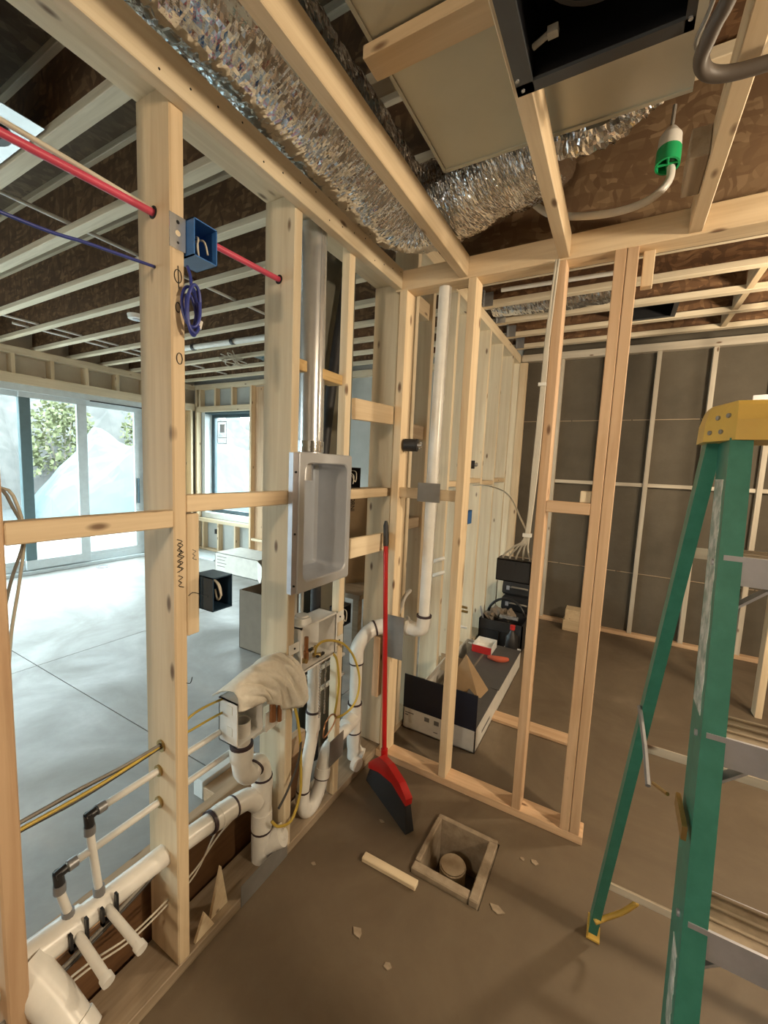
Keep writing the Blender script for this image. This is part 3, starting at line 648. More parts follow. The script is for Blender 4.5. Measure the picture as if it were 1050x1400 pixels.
# cloth
cl = []
nu, nv = 54, 40; vs_, fs = [], []
top = [(.832, .775), (.850, .815), (.873, .838), (.934, .862), (1.017, .872), (1.09, .862), (1.13, .835), (1.172, .765), (1.186, .70)]
hem = [(.832, .770), (.873, .765), (.934, .770), (.985, .735), (1.038, .690), (1.10, .665), (1.156, .635), (1.186, .650)]
def itp(L, y):
    for (a, b), (c_, d) in zip(L, L[1:]):
        if y <= c_: return b+(d-b)*max(0, (y-a))/(c_-a)
    return L[-1][1]
for i in range(nu+1):
    y = .856+.330*i/nu; zt, zh = itp(top, y), itp(hem, y); e = math.sin(math.pi*min(1, max(0, i/nu)))**.5
    for j in range(nv+1):
        v_ = j/nv                                   # 0 back edge, .35 crest, 1 front hem
        a_ = (y-.86)*6.5-v_*1.5; b_ = v_*.9+(y-.86)*1.6
        rg_ = .5-abs(NZ.noise(V((a_*2.3, b_*1.1, 2.2)))*1.7); r2_ = .4-abs(NZ.noise(V((a_*5.2+3, b_*2.0, 7.1)))*1.6)
        fold = (.040*rg_+.016*r2_-.012)*min(1, v_*2.6)*e
        if v_ < .35:
            q = v_/.35; x = -1.100+.105*q if y < 1.105 else -1.004+.012*q; z = (.775 if y < 1.10 else zt-.05*(1-q))+(zt-(.775 if y < 1.10 else zt))*math.sin(q*math.pi/2)
        else:
            q = (v_-.35)/.65; x = -.995+.052*math.sin(min(1, q*1.5)*math.pi/2)*(.4+.6*e); z = zt+(zh-zt)*q**1.25
        vs_.append((x+fold*.9, y, z+fold*.35))
for i in range(nu):
    for j in range(nv):
        q = i*(nv+1)+j; fs.append((q, q+nv+1, q+nv+2, q+1))
rg = mesh('cloth', (vs_, fs), 'cloth', smooth=True); tag(rg, 'crumpled off white cloth draped over the outlet box and stud', 'cloth')
so = rg.modifiers.new('thick', 'SOLIDIFY'); so.thickness = .005
mesh('valve', join(cyl((-1.0, 1.03, .63), (-1.0, 1.03, .70), .012, 12), cyl((-.99, 1.055, .62), (-.99, 1.055, .69), .008, 10)), 'copper', o1, smooth=SM)
mesh('valve_plate', join(B(-1.007, -1.003, 1.0, 1.10, .60, .67)), 'paper', o1)
# second washer outlet box
o2 = thing('washer_outlet_box', 'white plastic washer outlet box with brass valve and yellow hose', 'outlet box', (-1.05, 1.29, .74), 'washer outlet boxes')
mesh('body', openbox(-1.095, -1.0, 1.178, 1.404, .742, .922, .004, '+x'), 'pvc_box', o2)
mesh('rim', join(B(-1.004, -.998, 1.174, 1.182, .738, .926), B(-1.004, -.998, 1.400, 1.408, .738, .926), B(-1.004, -.998, 1.174, 1.408, .738, .746), B(-1.004, -.998, 1.174, 1.408, .918, .926)), 'pvc_box', o2)
for a in ((1.118, 1.174, .835, .875), (1.408, 1.466, .870, .915), (1.408, 1.466, .765, .805)):
    tb = mesh('mounting_tab', B(-1.0085, -1.006, *a), 'paper', o2)
    mesh('nail', cyl((-1.006, (a[0]+a[1])/2, (a[2]+a[3])/2), (-1.003, (a[0]+a[1])/2, (a[2]+a[3])/2), .004, 8), 'ink', tb)
mesh('fill_tube', join(cyl((-1.085, 1.225, .94), (-1.085, 1.225, 1.073), .014, 12), cyl((-1.085, 1.272, .923), (-1.085, 1.272, 1.073), .009, 12)), 'pex_white', o2, smooth=SM)
mesh('cap_dish', join(cyl((-1.05, 1.235, .9225), (-1.05, 1.235, .945), .042, 20, .036), cyl((-1.05, 1.235, .945), (-1.05, 1.235, .952), .026, 16)), 'pvc_box', o2, smooth=SM)
mesh('hammer_arrester', join(cyl((-1.045, 1.262, .752), (-1.045, 1.262, .792), .011, 12), cyl((-1.045, 1.262, .792), (-1.045, 1.262, .85), .0085, 12)), 'copper', o2, smooth=SM)
mesh('valve', join(cyl((-1.05, 1.235, .76), (-1.02, 1.235, .765), .010, 10), cyl((-1.04, 1.30, .76), (-1.01, 1.315, .765), .010, 10), cyl((-1.04, 1.28, .78), (-1.035, 1.31, .80), .004, 8)), 'brass', o2, smooth=SM)
mesh('valve_handle', join(B(-1.02, -1.01, 1.295, 1.34, .757, .767), B(-1.045, -1.035, 1.27, 1.30, .785, .795)), 'black_plastic', o2)
mesh('gas_hose', T([(-1.03, 1.30, .765), (-1.01, 1.285, .81), (-.99, 1.30, .832), (-.985, 1.368, .812), (-.985, 1.451, .763), (-.985, 1.535, .667), (-.985, 1.585, .545), (-.985, 1.565, .455), (-.985, 1.50, .428), (-.99, 1.405, .447), (-.99, 1.412, .52), (-.99, 1.423, .60), (-.99, 1.402, .71), (-1.0, 1.385, .745)], .0052, 9, 6), 'yellow_hose', o2, smooth=True)
mesh('wire_tie', T([(-.988, 1.33, .46), (-.98, 1.36, .485), (-.985, 1.40, .455), (-.98, 1.37, .425), (-.985, 1.32, .40), (-.98, 1.31, .44), (-.988, 1.33, .46)], .0035, 6, 4), 'copper', o2, smooth=True)
for y in (1.302, 1.338):
    mesh('strap', join(*[hollow((-1.002, y, .735-.013*i), (-1.000, y, .735-.013*i), .0062, .0035, 8) for i in range(19)]), 'galvanised', o2)
y2 = thing('yellow_tube', 'yellow hose hanging from the cloth down to the bottom plate', 'hose', (-1.0, 1.15, .15))
mesh('tube', T([(-.995, 1.12, .66), (-.99, 1.14, .62), (-.99, 1.168, .50), (-.99, 1.180, .35), (-.99, 1.178, .24), (-.99, 1.13, .165), (-.99, 1.06, .195), (-1.0, 1.035, .23)], .0055, 9, 6), 'yellow_hose', y2, smooth=True)
mesh('tube', T([(-.985, 1.172, .47), (-.985, 1.155, .39), (-.985, 1.10, .315), (-.985, 1.052, .275)], .0045, 9, 6), 'cable_dark', y2, smooth=True)
# drain of the second box and the vent stack
d2 = thing('standpipe', 'white standpipe and trap below the second washer outlet box', 'pipe', (-1.045, 1.33, .04), 'white drain pipes')
x = -1.045
P(d2, 'riser', [(x, 1.315, .735), (x, 1.318, .50)], .0265); P(d2, 'hub', [(x, 1.318, .42), (x, 1.318, .50)], .0315); ring(d2, (x, 1.318, .50), (x, 1.318, .508), .032)
P(d2, 'offset', [(x, 1.318, .43), (x, 1.312, .38), (x, 1.275, .25), (x, 1.262, .17)], .0265, 5); ring(d2, (x, 1.263, .175), (x, 1.262, .168), .029)
P(d2, 'trap_bend', [(x, 1.262, .17), (x, 1.262, .11), (x, 1.285, .062), (x, 1.335, .060), (x, 1.378, .11), (x, 1.395, .17), (x, 1.405, .22), (x, 1.432, .262), (x, 1.50, .268)], .0295, 5)
P(d2, 'elbow_hub', [(x, 1.389, .15), (x, 1.399, .19)], .0345); ring(d2, (x, 1.388, .147), (x, 1.389, .151), .035)
P(d2, 'trap_arm', [(x, 1.47, .268), (x-.01, 1.62, .262), (x-.02, 1.70, .26)], .0265)
tag(mesh('nail_plate', B(-1.0092, -1.0072, 1.395, 1.50, .205, .325), 'grey_plate'), 'grey steel nail plate on the stud above the trap', 'plate', 'nail plates')
tag(mesh('nail_plate', B(-1.0095, -1.0075, .90, 1.13, .002, .085), 'grey_plate'), 'long dull nail plate along the bottom plate edge', 'plate', 'nail plates')
vs2 = thing('vent_stack', 'tall white vent stack rising in the partition corner with an elbow to the wet wall', 'pipe', (-.79, 1.86, .04), 'white drain pipes')
xs = -1.075
P(vs2, 'lower_riser', [(xs, 1.695, .04), (xs, 1.695, .62)], .0305)
P(vs2, 'sanitary_tee', [(xs, 1.695, .19), (xs, 1.695, .335)], .037); P(vs2, 'tee_branch', [(xs, 1.695, .27), (xs+.005, 1.63, .275), (xs+.01, 1.60, .272)], .034)
ring(vs2, (xs, 1.695, .336), (xs, 1.695, .343), .0375); ring(vs2, (xs, 1.695, .182), (xs, 1.695, .189), .0375)
P(vs2, 'trap_body', [(xs, 1.695, .185), (xs, 1.70, .10), (xs+.015, 1.715, .055), (-1.03, 1.725, .045)], .036, 4)
P(vs2, 'cleanout_cap', [(-1.02, 1.625, .075), (-.995, 1.62, .075)], .033)
P(vs2, 'elbow', [(xs, 1.695, .56), (xs, 1.70, .635), (-1.055, 1.745, .695), (-1.03, 1.80, .72), (-1.0, 1.83, .73)], .036, 5)
ring(vs2, (xs, 1.695, .553), (xs, 1.695, .56), .037)
P(vs2, 'hub', [(-1.045, 1.78, .712), (-1.0, 1.832, .728)], .039); ring(vs2, (-1.037, 1.79, .715), (-1.031, 1.797, .717), .041)
P(vs2, 'cross_pipe', [(-1.01, 1.825, .725), (-.96, 1.856, .735), (-.86, 1.86, .737)], .0295)
P(vs2, 'elbow', [(-.865, 1.86, .737), (-.825, 1.86, .737), (-.798, 1.86, .752), (-.788, 1.86, .79), (-.788, 1.86, .815)], .036, 5)
P(vs2, 'elbow_hub', [(-.880, 1.86, .737), (-.862, 1.86, .737)], .039); ring(vs2, (-.788, 1.86, .812), (-.788, 1.86, .822), .0385)
P(vs2, 'stack', [(-.788, 1.86, .80), (-.772, 1.86, 2.384)], .0285)
tag(mesh('nail_plate', B(-.975, -.875, 1.8105, 1.8135, .575, .80), 'grey_plate'), 'grey steel nail plate behind the broom handle', 'plate', 'nail plates')
tag(mesh('nail_plate', B(-.835, -.722, 1.806, 1.8115, 1.395, 1.485), 'grey_plate'), 'grey steel nail plate bent over the vent stack at the blocking', 'plate', 'nail plates')
# shims and splinters by the bottom plate
def wedge(a, b, c_, d): return loft([[V(a)+V((i*d, 0, 0)), V(b)+V((i*d, 0, 0)), V(c_)+V((i*d, 0, 0))] for i in (0, 1)], True, True)
tag(mesh('wood_shim', wedge((-1.05, .800, .040), (-1.05, .868, .040), (-1.045, .838, .205), .012), 'pine_pale'), 'pointed wood shim sticking up from the bottom plate', 'shim')
tag(mesh('wood_shim', wedge((-1.03, .730, .040), (-1.03, .80, .040), (-1.03, .765, .115), .010), 'pine_pale'), 'short splintered shim lying on the bottom plate', 'shim')
# small fixtures on studs beyond
def socket(name, x, y, z, label):
    t = thing(name, label, 'socket', (x, y, z), 'black sockets on studs')
    mesh('body', cyl((x-.034, y-.010, z), (x+.030, y+.004, z), .031, 18), 'black_rubber', t, smooth=SM)
    mesh('stub', join(cyl((x+.03, y+.004, z), (x+.052, y+.008, z), .012, 12), cyl((x+.04, y+.006, z-.016), (x+.046, y+.007, z+.016), .005, 8)), 'galvanised', t, smooth=SM)
socket('black_socket', -.905, 1.86, 1.665, 'round black rubber socket beside the vent stack')
socket('black_socket', -.985, 3.06, 1.60, 'round black rubber socket on the far row of studs')
bb = thing('electrical_box', 'flat blue electrical box with yellow wires on the far row of studs', 'electrical box', (-.99, 3.14, 1.16))
mesh('body', openbox(-1.04, -.985, 3.085, 3.175, 1.14, 1.245, .003, '-y'), 'blue_box', bb); mesh('cover', B(-1.035, -.99, 3.083, 3.0845, 1.15, 1.235), 'blue_box', bb)
wires(bb, [[(-.99, 3.08, 1.14), (-.985, 3.06, 1.08), (-.99, 3.05, 1.02)], [(-1.0, 3.08, 1.14), (-1.0, 3.06, 1.07), (-.995, 3.06, 1.0)]], 'yellow_hose')
for (y, z) in ((2.56, .95), (2.575, .85)):
    tag(mesh('pipe_stub', T([(-1.06, y, z-.03), (-1.0, y, z), (-.97, y+.02, z+.012)], .013, 10, 3), 'pex_white', smooth=True), ('upper' if z > .9 else 'lower')+' short white pipe stub poking from the studs right of the vent stack', 'pipe', 'short stubs')
for (p, l) in (([(-1.05, 2.20, .80), (-1.0, 2.13, .84), (-1.0, 2.06, .815), (-1.0, 2.0, .74)], 'upper'), ([(-1.05, 2.22, .64), (-1.0, 2.13, .66), (-1.0, 2.06, .63), (-1.0, 2.0, .56)], 'lower')):
    tag(mesh('supply_bend', T(p, .011, 10, 5), 'pex_white', smooth=True), l+' white supply bend between studs behind the broom', 'pipe')
for i, (y, z) in enumerate(((3.02, .50), (3.04, .46), (3.05, .33))):
    tag(mesh('pipe_stub', cyl((-1.04, y, z), (-.93, y+.02, z-.006), .010, 10), 'brass' if i < 2 else 'pex_white', smooth=SM), ('upper brass stub pipe low on the far studs above the carton', 'lower brass stub pipe low on the far studs above the carton', 'white stub pipe lowest on the far studs above the carton')[i], 'pipe', 'thin stubs')
# cables down the partition stud into a gang box
gbx = thing('gang_box', 'wide black gang box fed by white cables on the partition stud', 'electrical box', (-.36, 1.86, 1.075))
mesh('body', openbox(-.437, -.291, 1.82, 1.90, 1.075, 1.172, .004, '+y'), 'black_plastic', gbx)
for i in range(3): mesh('screw_tab', B(-.42+.045*i, -.40+.045*i, 1.816, 1.82, 1.15, 1.165), 'black_plastic', gbx)
pc = thing('cable_drop', 'white cables clipped down the partition stud and fanned into the gang box', 'cable', (-.31, 1.80, 1.17))
for i in range(5):
    o = .006*(i-2); e = -.415+.028*i
    mesh('cable', T([(-.284+o*.4, 1.805-.003*abs(i-2), 2.385), (-.297+o*.5, 1.80, 2.1), (-.299+o*.6, 1.80, 1.913), (-.303+o*.8, 1.80, 1.6), (-.312+o*.6, 1.795, 1.30), ((-.315+e)/2, 1.81, 1.235), (e, 1.845, 1.185), (e, 1.86, 1.16)], .0042, 7, 5), 'cable_white', pc, smooth=True)
mesh('cable_clip', B(-.318, -.288, 1.792, 1.808, 1.905, 1.918), 'paper', pc); mesh('cable_tie', B(-.330, -.296, 1.785, 1.806, 1.285, 1.30), 'paper', pc)
mesh('cable', T([(-.312, 1.795, 1.30), (-.36, 1.90, 1.34), (-.50, 2.2, 1.44), (-.75, 2.7, 1.46), (-1.0, 3.2, 1.44)], .004, 7, 6), 'cable_white', pc, smooth=True)

# ================================================================== OVERHEAD
def flex(name, pts, r, label, n=84, k=56, seed=0, amp=.10, sq=.86):
    C_ = cat_rom(pts, k); rnd = random.Random(seed+3)
    def rf(i, j):
        a = 2*math.pi*j/n; c_, s_ = math.cos(a), math.sin(a); q = V((c_*2.2+seed, s_*2.2, i*.03)); q2 = V((c_*3, s_*3+seed, i*.13)); q3 = V((c_*2.6, s_*2.6, i*.36+seed)); q4 = V((c_*7, s_*7, i*.8+seed))
        return 1+amp*(NZ.noise(q)*.75+NZ.noise(q2)*.36+(abs(NZ.noise(q3))-.2)*.50+NZ.noise(q4)*.17)+rnd.uniform(-.006, .006)
    vs_, fs = T(C_, r, n, 0, True, rf)
    vs_ = [(v[0], v[1], C_[i//n].z+(v[2]-C_[i//n].z)*sq) for i, v in enumerate(vs_)]
    return tag(mesh(name, (vs_, fs), 'foil'), label, 'duct')
flex('flex_duct', [(-.93, -.3, 2.66), (-.915, .3, 2.64), (-.905, .75, 2.628), (-.905, 1.10, 2.620), (-.905, 1.40, 2.612), (-.865, 1.62, 2.608), (-.68, 1.66, 2.625), (-.48, 1.61, 2.645), (-.35, 1.575, 2.655), (-.27, 1.55, 2.66)], lambda u: .172-.012*u-.03*max(0, u-.9)/.1,
     'crinkled silver insulated duct bending round the corner under the joists')
tag(mesh('foil_wrap', T([(-.32, 1.44, 2.60), (-.22, 1.465, 2.585), (-.12, 1.46, 2.575), (-.04, 1.445, 2.60), (.03, 1.43, 2.615), (.08, 1.41, 2.63)], lambda u: .062-.045*u, 20, 12, True, lambda i, j: 1+.35*NZ.noise(V((j*.9, i*.35, 4)))+.15*NZ.noise(V((j*2.3, i*.9, 9)))), 'foil'), 'crumpled silver foil tape along the far edge of the plenum', 'foil')
pl = thing('supply_plenum', 'large dull sheet metal plenum slung under the joists', 'duct', (-.26, .6, 2.55))
mesh('casing', B(-.60, .075, -.9, 1.385, 2.55, 2.78), 'sheet_steel', pl)
mesh('seam', join(B(-.606, -.596, -.9, 1.39, 2.546, 2.556), B(-.60, .075, 1.38, 1.392, 2.546, 2.556), B(-.606, -.601, -.9, 1.385, 2.556, 2.575)), 'sheet_steel', pl)
tag(bbox('hanger_strap', -.622, -.245, .905, .975, 2.516, 2.546, 'pine'), 'rough wood cleat screwed across the underside of the plenum', 'board')
fb = thing('exhaust_fan', 'black exhaust fan housing with grey rim fixed to a ceiling joist', 'fan', (-.115, .83, 2.385))
mesh('housing', openbox(-.243, .038, .64, 1.0, 2.39, 2.535, .003, '-z'), 'fan_black', fb)
mesh('rim', join(B(-.272, -.236, .62, 1.012, 2.382, 2.389), B(.030, .046, .62, 1.012, 2.382, 2.389), B(-.272, .046, .985, 1.012, 2.382, 2.389), B(-.272, .046, .62, .65, 2.382, 2.389)), 'fan_rim', fb)
mesh('wheel', join(hollow((-.10, .82, 2.42), (-.10, .82, 2.50), .105, .095, 28), cyl((-.10, .82, 2.45), (-.10, .82, 2.50), .03, 16)), 'black_plastic', fb, smooth=SM)
mesh('connector', join(cyl((-.235, .965, 2.43), (-.205, .952, 2.43), .006, 8), B(-.205, -.185, .942, .958, 2.423, 2.437)), 'paper', fb)
for a in ((-.265, .97), (-.258, .998), (.038, .985)): mesh('screw', cyl((a[0], a[1], 2.3795), (a[0], a[1], 2.383), .004, 8), 'galvanised', fb)
wh = thing('white_hose', 'white hose looping along the partition plate up to a green ringed connector', 'hose', (-.05, 1.76, 2.5))
mesh('hose', T([(-.47, 1.77, 2.68), (-.41, 1.765, 2.622), (-.33, 1.76, 2.545), (-.23, 1.755, 2.506), (-.10, 1.75, 2.485), (.0, 1.75, 2.498), (.055, 1.75, 2.545), (.055, 1.75, 2.61)], .0125, 12, 6), 'pex_white', wh, smooth=True)
c0, c1 = V((.046, 1.735, 2.585)), V((.048, 1.76, 2.715)); ax = (c1-c0).normalized()
mesh('green_ring', hollow(c0, c0+ax*.055, .036, .030, 24), 'green_plastic', wh, smooth=SM)
mesh('web', join(*[cyl(c0+ax*.008, c0+ax*.008+V((math.cos(a)*.032, math.sin(a)*.032, 0)), .004, 6) for a in (0, 1.57, 3.14, 4.71)]), 'green_plastic', wh)
mesh('shell', join(cyl(c0+ax*.055, c0+ax*.10, .035, 24, .033), cyl(c0+ax*.10, c0+ax*.13, .033, 24, .016)), 'pvc', wh, smooth=SM)
mesh('cord', T([c1, (.05, 1.75, 2.78)], .006, 8), 'cable_grey', wh)
tag(mesh('dark_hose', T([(.10, .55, 2.42), (.095, .90, 2.37), (.074, .99, 2.355), (.065, 1.05, 2.352), (.095, 1.095, 2.352), (.18, 1.115, 2.355), (.40, 1.13, 2.37), (.8, 1.2, 2.38)], .0135, 14, 6), 'dark_hose', smooth=True), 'dark brown hose looping under the joist beside the fan', 'hose')
tag(mesh('thin_cord', T([(.085, .85, 2.385), (.065, .98, 2.38), (.052, 1.03, 2.372), (.07, 1.07, 2.375)], .004, 7, 5), 'cable_grey', smooth=True), 'thin grey cord beside the dark hose loop', 'cord')
tag(bbox('scrap_block', .085, .130, 1.42, 1.60, 2.40, 2.475, 'pine_old'), 'rough short block nailed to the ceiling joist beside the green ringed connector', 'block')
flex('flex_duct', [(-.98, 3.38, 2.90), (-.6, 3.395, 2.885), (-.12, 3.395, 2.89)], .118, 'silver flexible duct between joists of the far room', 40, 40, 5, sq=1)
rg2 = thing('ceiling_register', 'dark square register boot between joists of the far room', 'register', (.11, 3.79, 2.80))
mesh('boot', openbox(-.04, .25, 3.62, 3.94, 2.80, 2.95, .004, '-z'), 'black_plastic', rg2); mesh('rim', join(B(-.05, .26, 3.615, 3.64, 2.792, 2.80), B(-.05, .26, 3.92, 3.945, 2.792, 2.80), B(-.05, -.02, 3.64, 3.92, 2.792, 2.80), B(.23, .26, 3.64, 3.92, 2.792, 2.80)), 'fan_rim', rg2)
for i, (a, b) in enumerate(((3.232, 3.556), (3.618, 3.942), (4.004, 4.328))):
    bbox('bridging', .60, .638, a, b, 2.79, 2.90, 'pine', ce)
tag(mesh('white_conduit', cyl((-.80, 2.90, 2.768), (-.10, 2.93, 2.768), .013, 12), 'pex_white', smooth=SM), 'white conduit along the joist just past the partition', 'conduit')
# ceiling of the daylit room
for (x, y0, y1) in ((-5.26, .8, 4.4), (-2.827, .2, 3.6), (-5.48, 1.9, 3.3)):
    tag(mesh('ceiling_line', cyl((x, y0, 2.842), (x, y1, 2.842), .011, 10), 'pex_white', smooth=SM), 'thin pale pipe threaded through the joist webs of the daylit room', 'pipe', 'pipes through joist webs')
cp = thing('can_light_pan', 'metal mounting pan of a recessed light between joists above the red pipe', 'light', (-2.3, .70, 2.80))
mesh('pan', B(-2.62, -2.06, .55, .845, 2.797, 2.80), 'galvanised', cp); mesh('trim_ring', hollow((-2.27, .71, 2.785), (-2.27, .71, 2.80), .10, .07, 28), 'black_plastic', cp, smooth=SM); mesh('can', cyl((-2.27, .71, 2.80), (-2.27, .71, 2.92), .068, 24), 'black_plastic', cp, smooth=SM)
sd = thing('smoke_detector', 'white round ceiling detector box between joists', 'detector', (-3.83, 2.2, 2.76)); mesh('disc', cyl((-3.83, 2.2, 2.755), (-3.83, 2.2, 2.79), .065, 24, .07), 'pvc_box', sd, smooth=SM); mesh('sensor', cyl((-3.83, 2.2, 2.748), (-3.83, 2.2, 2.755), .03, 16), 'aluminium', sd, smooth=SM)
tag(mesh('wire_nest', T([(-4.06+.13*math.cos(k*1.1)*(.6+.4*math.sin(k*.7)), 3.44+.12*math.sin(k*1.3), 2.72+.05*math.sin(k*.9)) for k in range(26)]+[(-4.06, 3.44, 2.83)], .006, 6, 4), 'cable_white', smooth=True), 'tangled nest of pale wire hanging from the daylit room joists', 'wire')
cn = thing('conduit', 'grey conduit with black clips along the daylit room joists', 'conduit', (-3.66, 3.0, 2.75)); mesh('tube', cyl((-4.6, 2.97, 2.755), (-2.9, 3.03, 2.755), .028, 14), 'pvc', cn, smooth=SM)
for x in (-4.15, -3.55): mesh('clip', hollow((x, 2.985+.02*(x+4.15), 2.755), (x+.04, 2.985+.02*(x+4.15), 2.755), .034, .029, 16), 'black_plastic', cn)
tag(mesh('ceiling_vent_boot', join(B(-3.92, -3.64, 3.63, 3.90, 2.79, 2.80), hollow((-3.78, 3.76, 2.772), (-3.78, 3.76, 2.79), .10, .07, 24)), 'slate_frame'), 'slate grey vent boot between joists near the wire nest', 'vent')

# ================================================================== ON THE FLOORS
pf = thing('pit_form', 'rough wood form lining a square pit in the floor', 'form', (-.43, 1.49, -.25))
for a in ((-.562, -.300, 1.611, 1.632, .020), (-.563, -.541, 1.375, 1.609, .022), (-.333, -.297, 1.334, 1.609, .024), (-.563, -.335, 1.336, 1.373, .019)):
    bbox('form_board', *a[:4], -.19, a[4], 'form_wood', pf, .004)
mesh('pit_bottom', B(-.565, -.295, 1.332, 1.635, -.25, -.191), 'dark_soil', pf)
tag(mesh('drain_riser', join(cyl((-.447, 1.500, -.1905), (-.447, 1.500, -.060), .050, 24, .054), cyl((-.447, 1.500, -.060), (-.447, 1.500, -.054), .049, 24)), 'pit_cap', smooth=SM), 'dusty capped pipe standing in the square pit', 'pipe')
tag(board('wood_offcut', (-.745, 1.282, .0105), (-.515, 1.288, .0105), .033, .019, 'pine_pale', None, (0, 1, 0)), 'thin pale wood offcut lying beside the pit', 'offcut')
dbr = [(-.20, 1.62), (-.155, 1.63), (-.24, 1.37), (-.90, 1.16), (-.49, 1.02), (-.62, 1.05), (-.77, 1.47)]
for i, (x, y) in enumerate(dbr):
    a = i*1.3; s = .010+.006*(i % 3)
    tag(mesh('floor_chip', loft([[(x+s*math.cos(a+k*1.257)*(1+.4*math.sin(k*2.1+i)), y+s*.7*math.sin(a+k*1.257), z) for k in range(5)] for z in (.0005, .004)], True, True), 'form_wood'), ('small wood chip just right of the pit form', 'paler wood chip a little further right of the pit form', 'small wood chip near the corner of the pit form', 'small chip on the floor close to the drain cleanout', 'dark chip alone on the open tan floor', 'pale chip alone on the open tan floor', 'small chip between the broom bristles and the offcut')[i], 'debris', 'floor debris')
# broom
br = thing('broom', 'red angle broom with dark bristles leaning in the corner', 'broom', (-.80, 1.58, 0))
h0, h1 = V((-.868, 1.655, .13)), V((-.966, 1.742, 1.292))
mesh('handle', cyl(h0, h0+(h1-h0)*.90, .0115, 14), 'broom_red', br, smooth=SM); mesh('grip', T([h0+(h1-h0)*.895, h0+(h1-h0)*.90, h0+(h1-h0)*.98, h1], lambda u: .0125 if u < .9 else .006, 14), 'black_rubber', br, smooth=SM)
A_, B_ = V((-.945, 1.655, 0)), V((-.640, 1.483, 0)); dx = (B_-A_); nn = V((-dx.y, dx.x, 0)).normalized()*.022
prof = [(0, .002), (1, .002), (.93, .135), (.60, .155), (.30, .125), (.05, .075)]
mesh('bristles', loft([[A_+dx*u+V((0, 0, z))+nn*s*(1 if z < .01 else .55) for u, z in prof] for s in (-1, 1)], True, True), 'bristle', br)
cap_ = [(.02, .070), (.30, .115), (.62, .142), (.95, .118), (.96, .150), (.80, .185), (.52, .205), (.30, .195), (.16, .150), (.02, .098)]
mesh('head', loft([[A_+dx*u+V((0, 0, z))+nn*s*.75 for u, z in cap_] for s in (-1, 1)], True, True), 'broom_red', br)
mesh('ferrule', cyl(h0-(h1-h0).normalized()*.03, h0+(h1-h0)*.05, .017, 14), 'broom_red', br, smooth=SM)
# long flat carton beyond the partition
ct = thing('flat_carton', 'long low white carton with a navy end flap standing open', 'carton', (-.8, 2.7, 0))
cx0, cx1, cy0, cy1 = -1.0, -.555, 2.12, 3.32
mesh('tray', openbox(cx0, cx1, cy0, cy1, .002, .132, .006, '+z'), 'carton_white', ct)
mesh('inner', B(cx0+.01, cx1-.01, cy0+.01, 2.62, .01, .02), 'cardboard', ct)
mesh('end_flap', B(cx0, cx1, cy0-.002, cy0+.004, .132, .338), 'carton_navy', ct)
tp = mesh('lid', B(cx0+.10, cx1, 2.62, cy1, .132, .138), 'carton_dark', ct); mesh('lid_tape', B(-.80, -.785, 2.62, cy1, .138, .1395), 'cardboard_grey', tp); mesh('lid_label', B(-.96, -.90, 3.22, 3.25, .138, .1395), 'paper', tp)
mesh('side_flap', loft([[(cx1-.004, 2.14, .13), (cx1-.004, 2.61, .13), (cx1-.16, 2.60, .155), (cx1-.14, 2.16, .17)], [(cx1-.004, 2.14, .136), (cx1-.004, 2.61, .136), (cx1-.16, 2.60, .161), (cx1-.14, 2.16, .176)]], True, True), 'carton_dark', ct)
mesh('inner_flap', loft([[(-.87, 2.50, .13), (-.63, 2.42, .14), (-.60, 2.52, .17), (-.80, 2.66, .30)], [(-.87, 2.506, .13), (-.63, 2.426, .14), (-.60, 2.526, .17), (-.80, 2.666, .30)]], True, True), 'cardboard', ct)
mesh('inner_flap', B(-.98, -.80, 2.66, 2.666, .138, .26), 'cardboard', ct)
mesh('side_flap', loft([[(cx0+.004, 2.2, .132), (cx0+.004, 2.6, .132), (cx0+.07, 2.6, .27), (cx0+.07, 2.2, .25)], [(cx0+.010, 2.2, .132), (cx0+.010, 2.6, .132), (cx0+.076, 2.6, .27), (cx0+.076, 2.2, .25)]], True, True), 'carton_white', ct)
for a in ((-.985, -.93, .100, .106), (-.985, -.965, .085, .092), (-.86, -.83, .085, .110), (-.80, -.77, .082, .108), (-.80, -.775, .035, .040)): mesh('print', B(a[0], a[1], cy0-.001, cy0, a[2], a[3]), 'print_grey', ct)
mesh('print', B(cx1, cx1+.001, 2.25, 2.42, .05, .065), 'print_grey', ct)
# tools behind the carton
tb = thing('tool_tray', 'small white tray of fasteners with a red end on the carton', 'tray', (-.80, 3.2, .14))
mesh('tray', openbox(-.885, -.735, 3.09, 3.27, .1385, .20, .004, '+z'), 'pvc_box', tb); mesh('red_end', B(-.886, -.734, 3.085, 3.0895, .140, .197), 'red_plastic', tb)
mesh('fasteners', join(*[cyl((-.87+.02*i, 3.12+.05*((i*3) % 3), .146), (-.86+.02*i, 3.16+.04*((i*3) % 3), .156), .006, 6) for i in range(6)]), 'cable_grey', tb)
tag(mesh('glove', T([(-.74, 3.03, .155), (-.68, 3.02, .158), (-.63, 3.05, .152), (-.60, 3.08, .150)], lambda u: .012+.012*math.sin(math.pi*u), 10, 4), 'orange_cloth', smooth=True), 'orange red work glove beside the tray of fasteners', 'glove')
bg_ = thing('tool_bag', 'open black tool bag stuffed with tools behind the carton', 'tool bag', (-.79, 3.78, 0))
mesh('bag', openbox(-.985, -.60, 3.60, 3.95, .002, .235, .012, '+z'), 'black_rubber', bg_)
mesh('pocket', join(B(-.96, -.80, 3.585, 3.60, .03, .15), B(-.78, -.63, 3.585, 3.60, .03, .15)), 'black_plastic', bg_)
mesh('handle', T(arc((-.79, 3.78, .22), (1, 0, 0), (0, .2, 1), .17, 15, 165, 10), .012, 8), 'black_plastic', bg_, smooth=True)
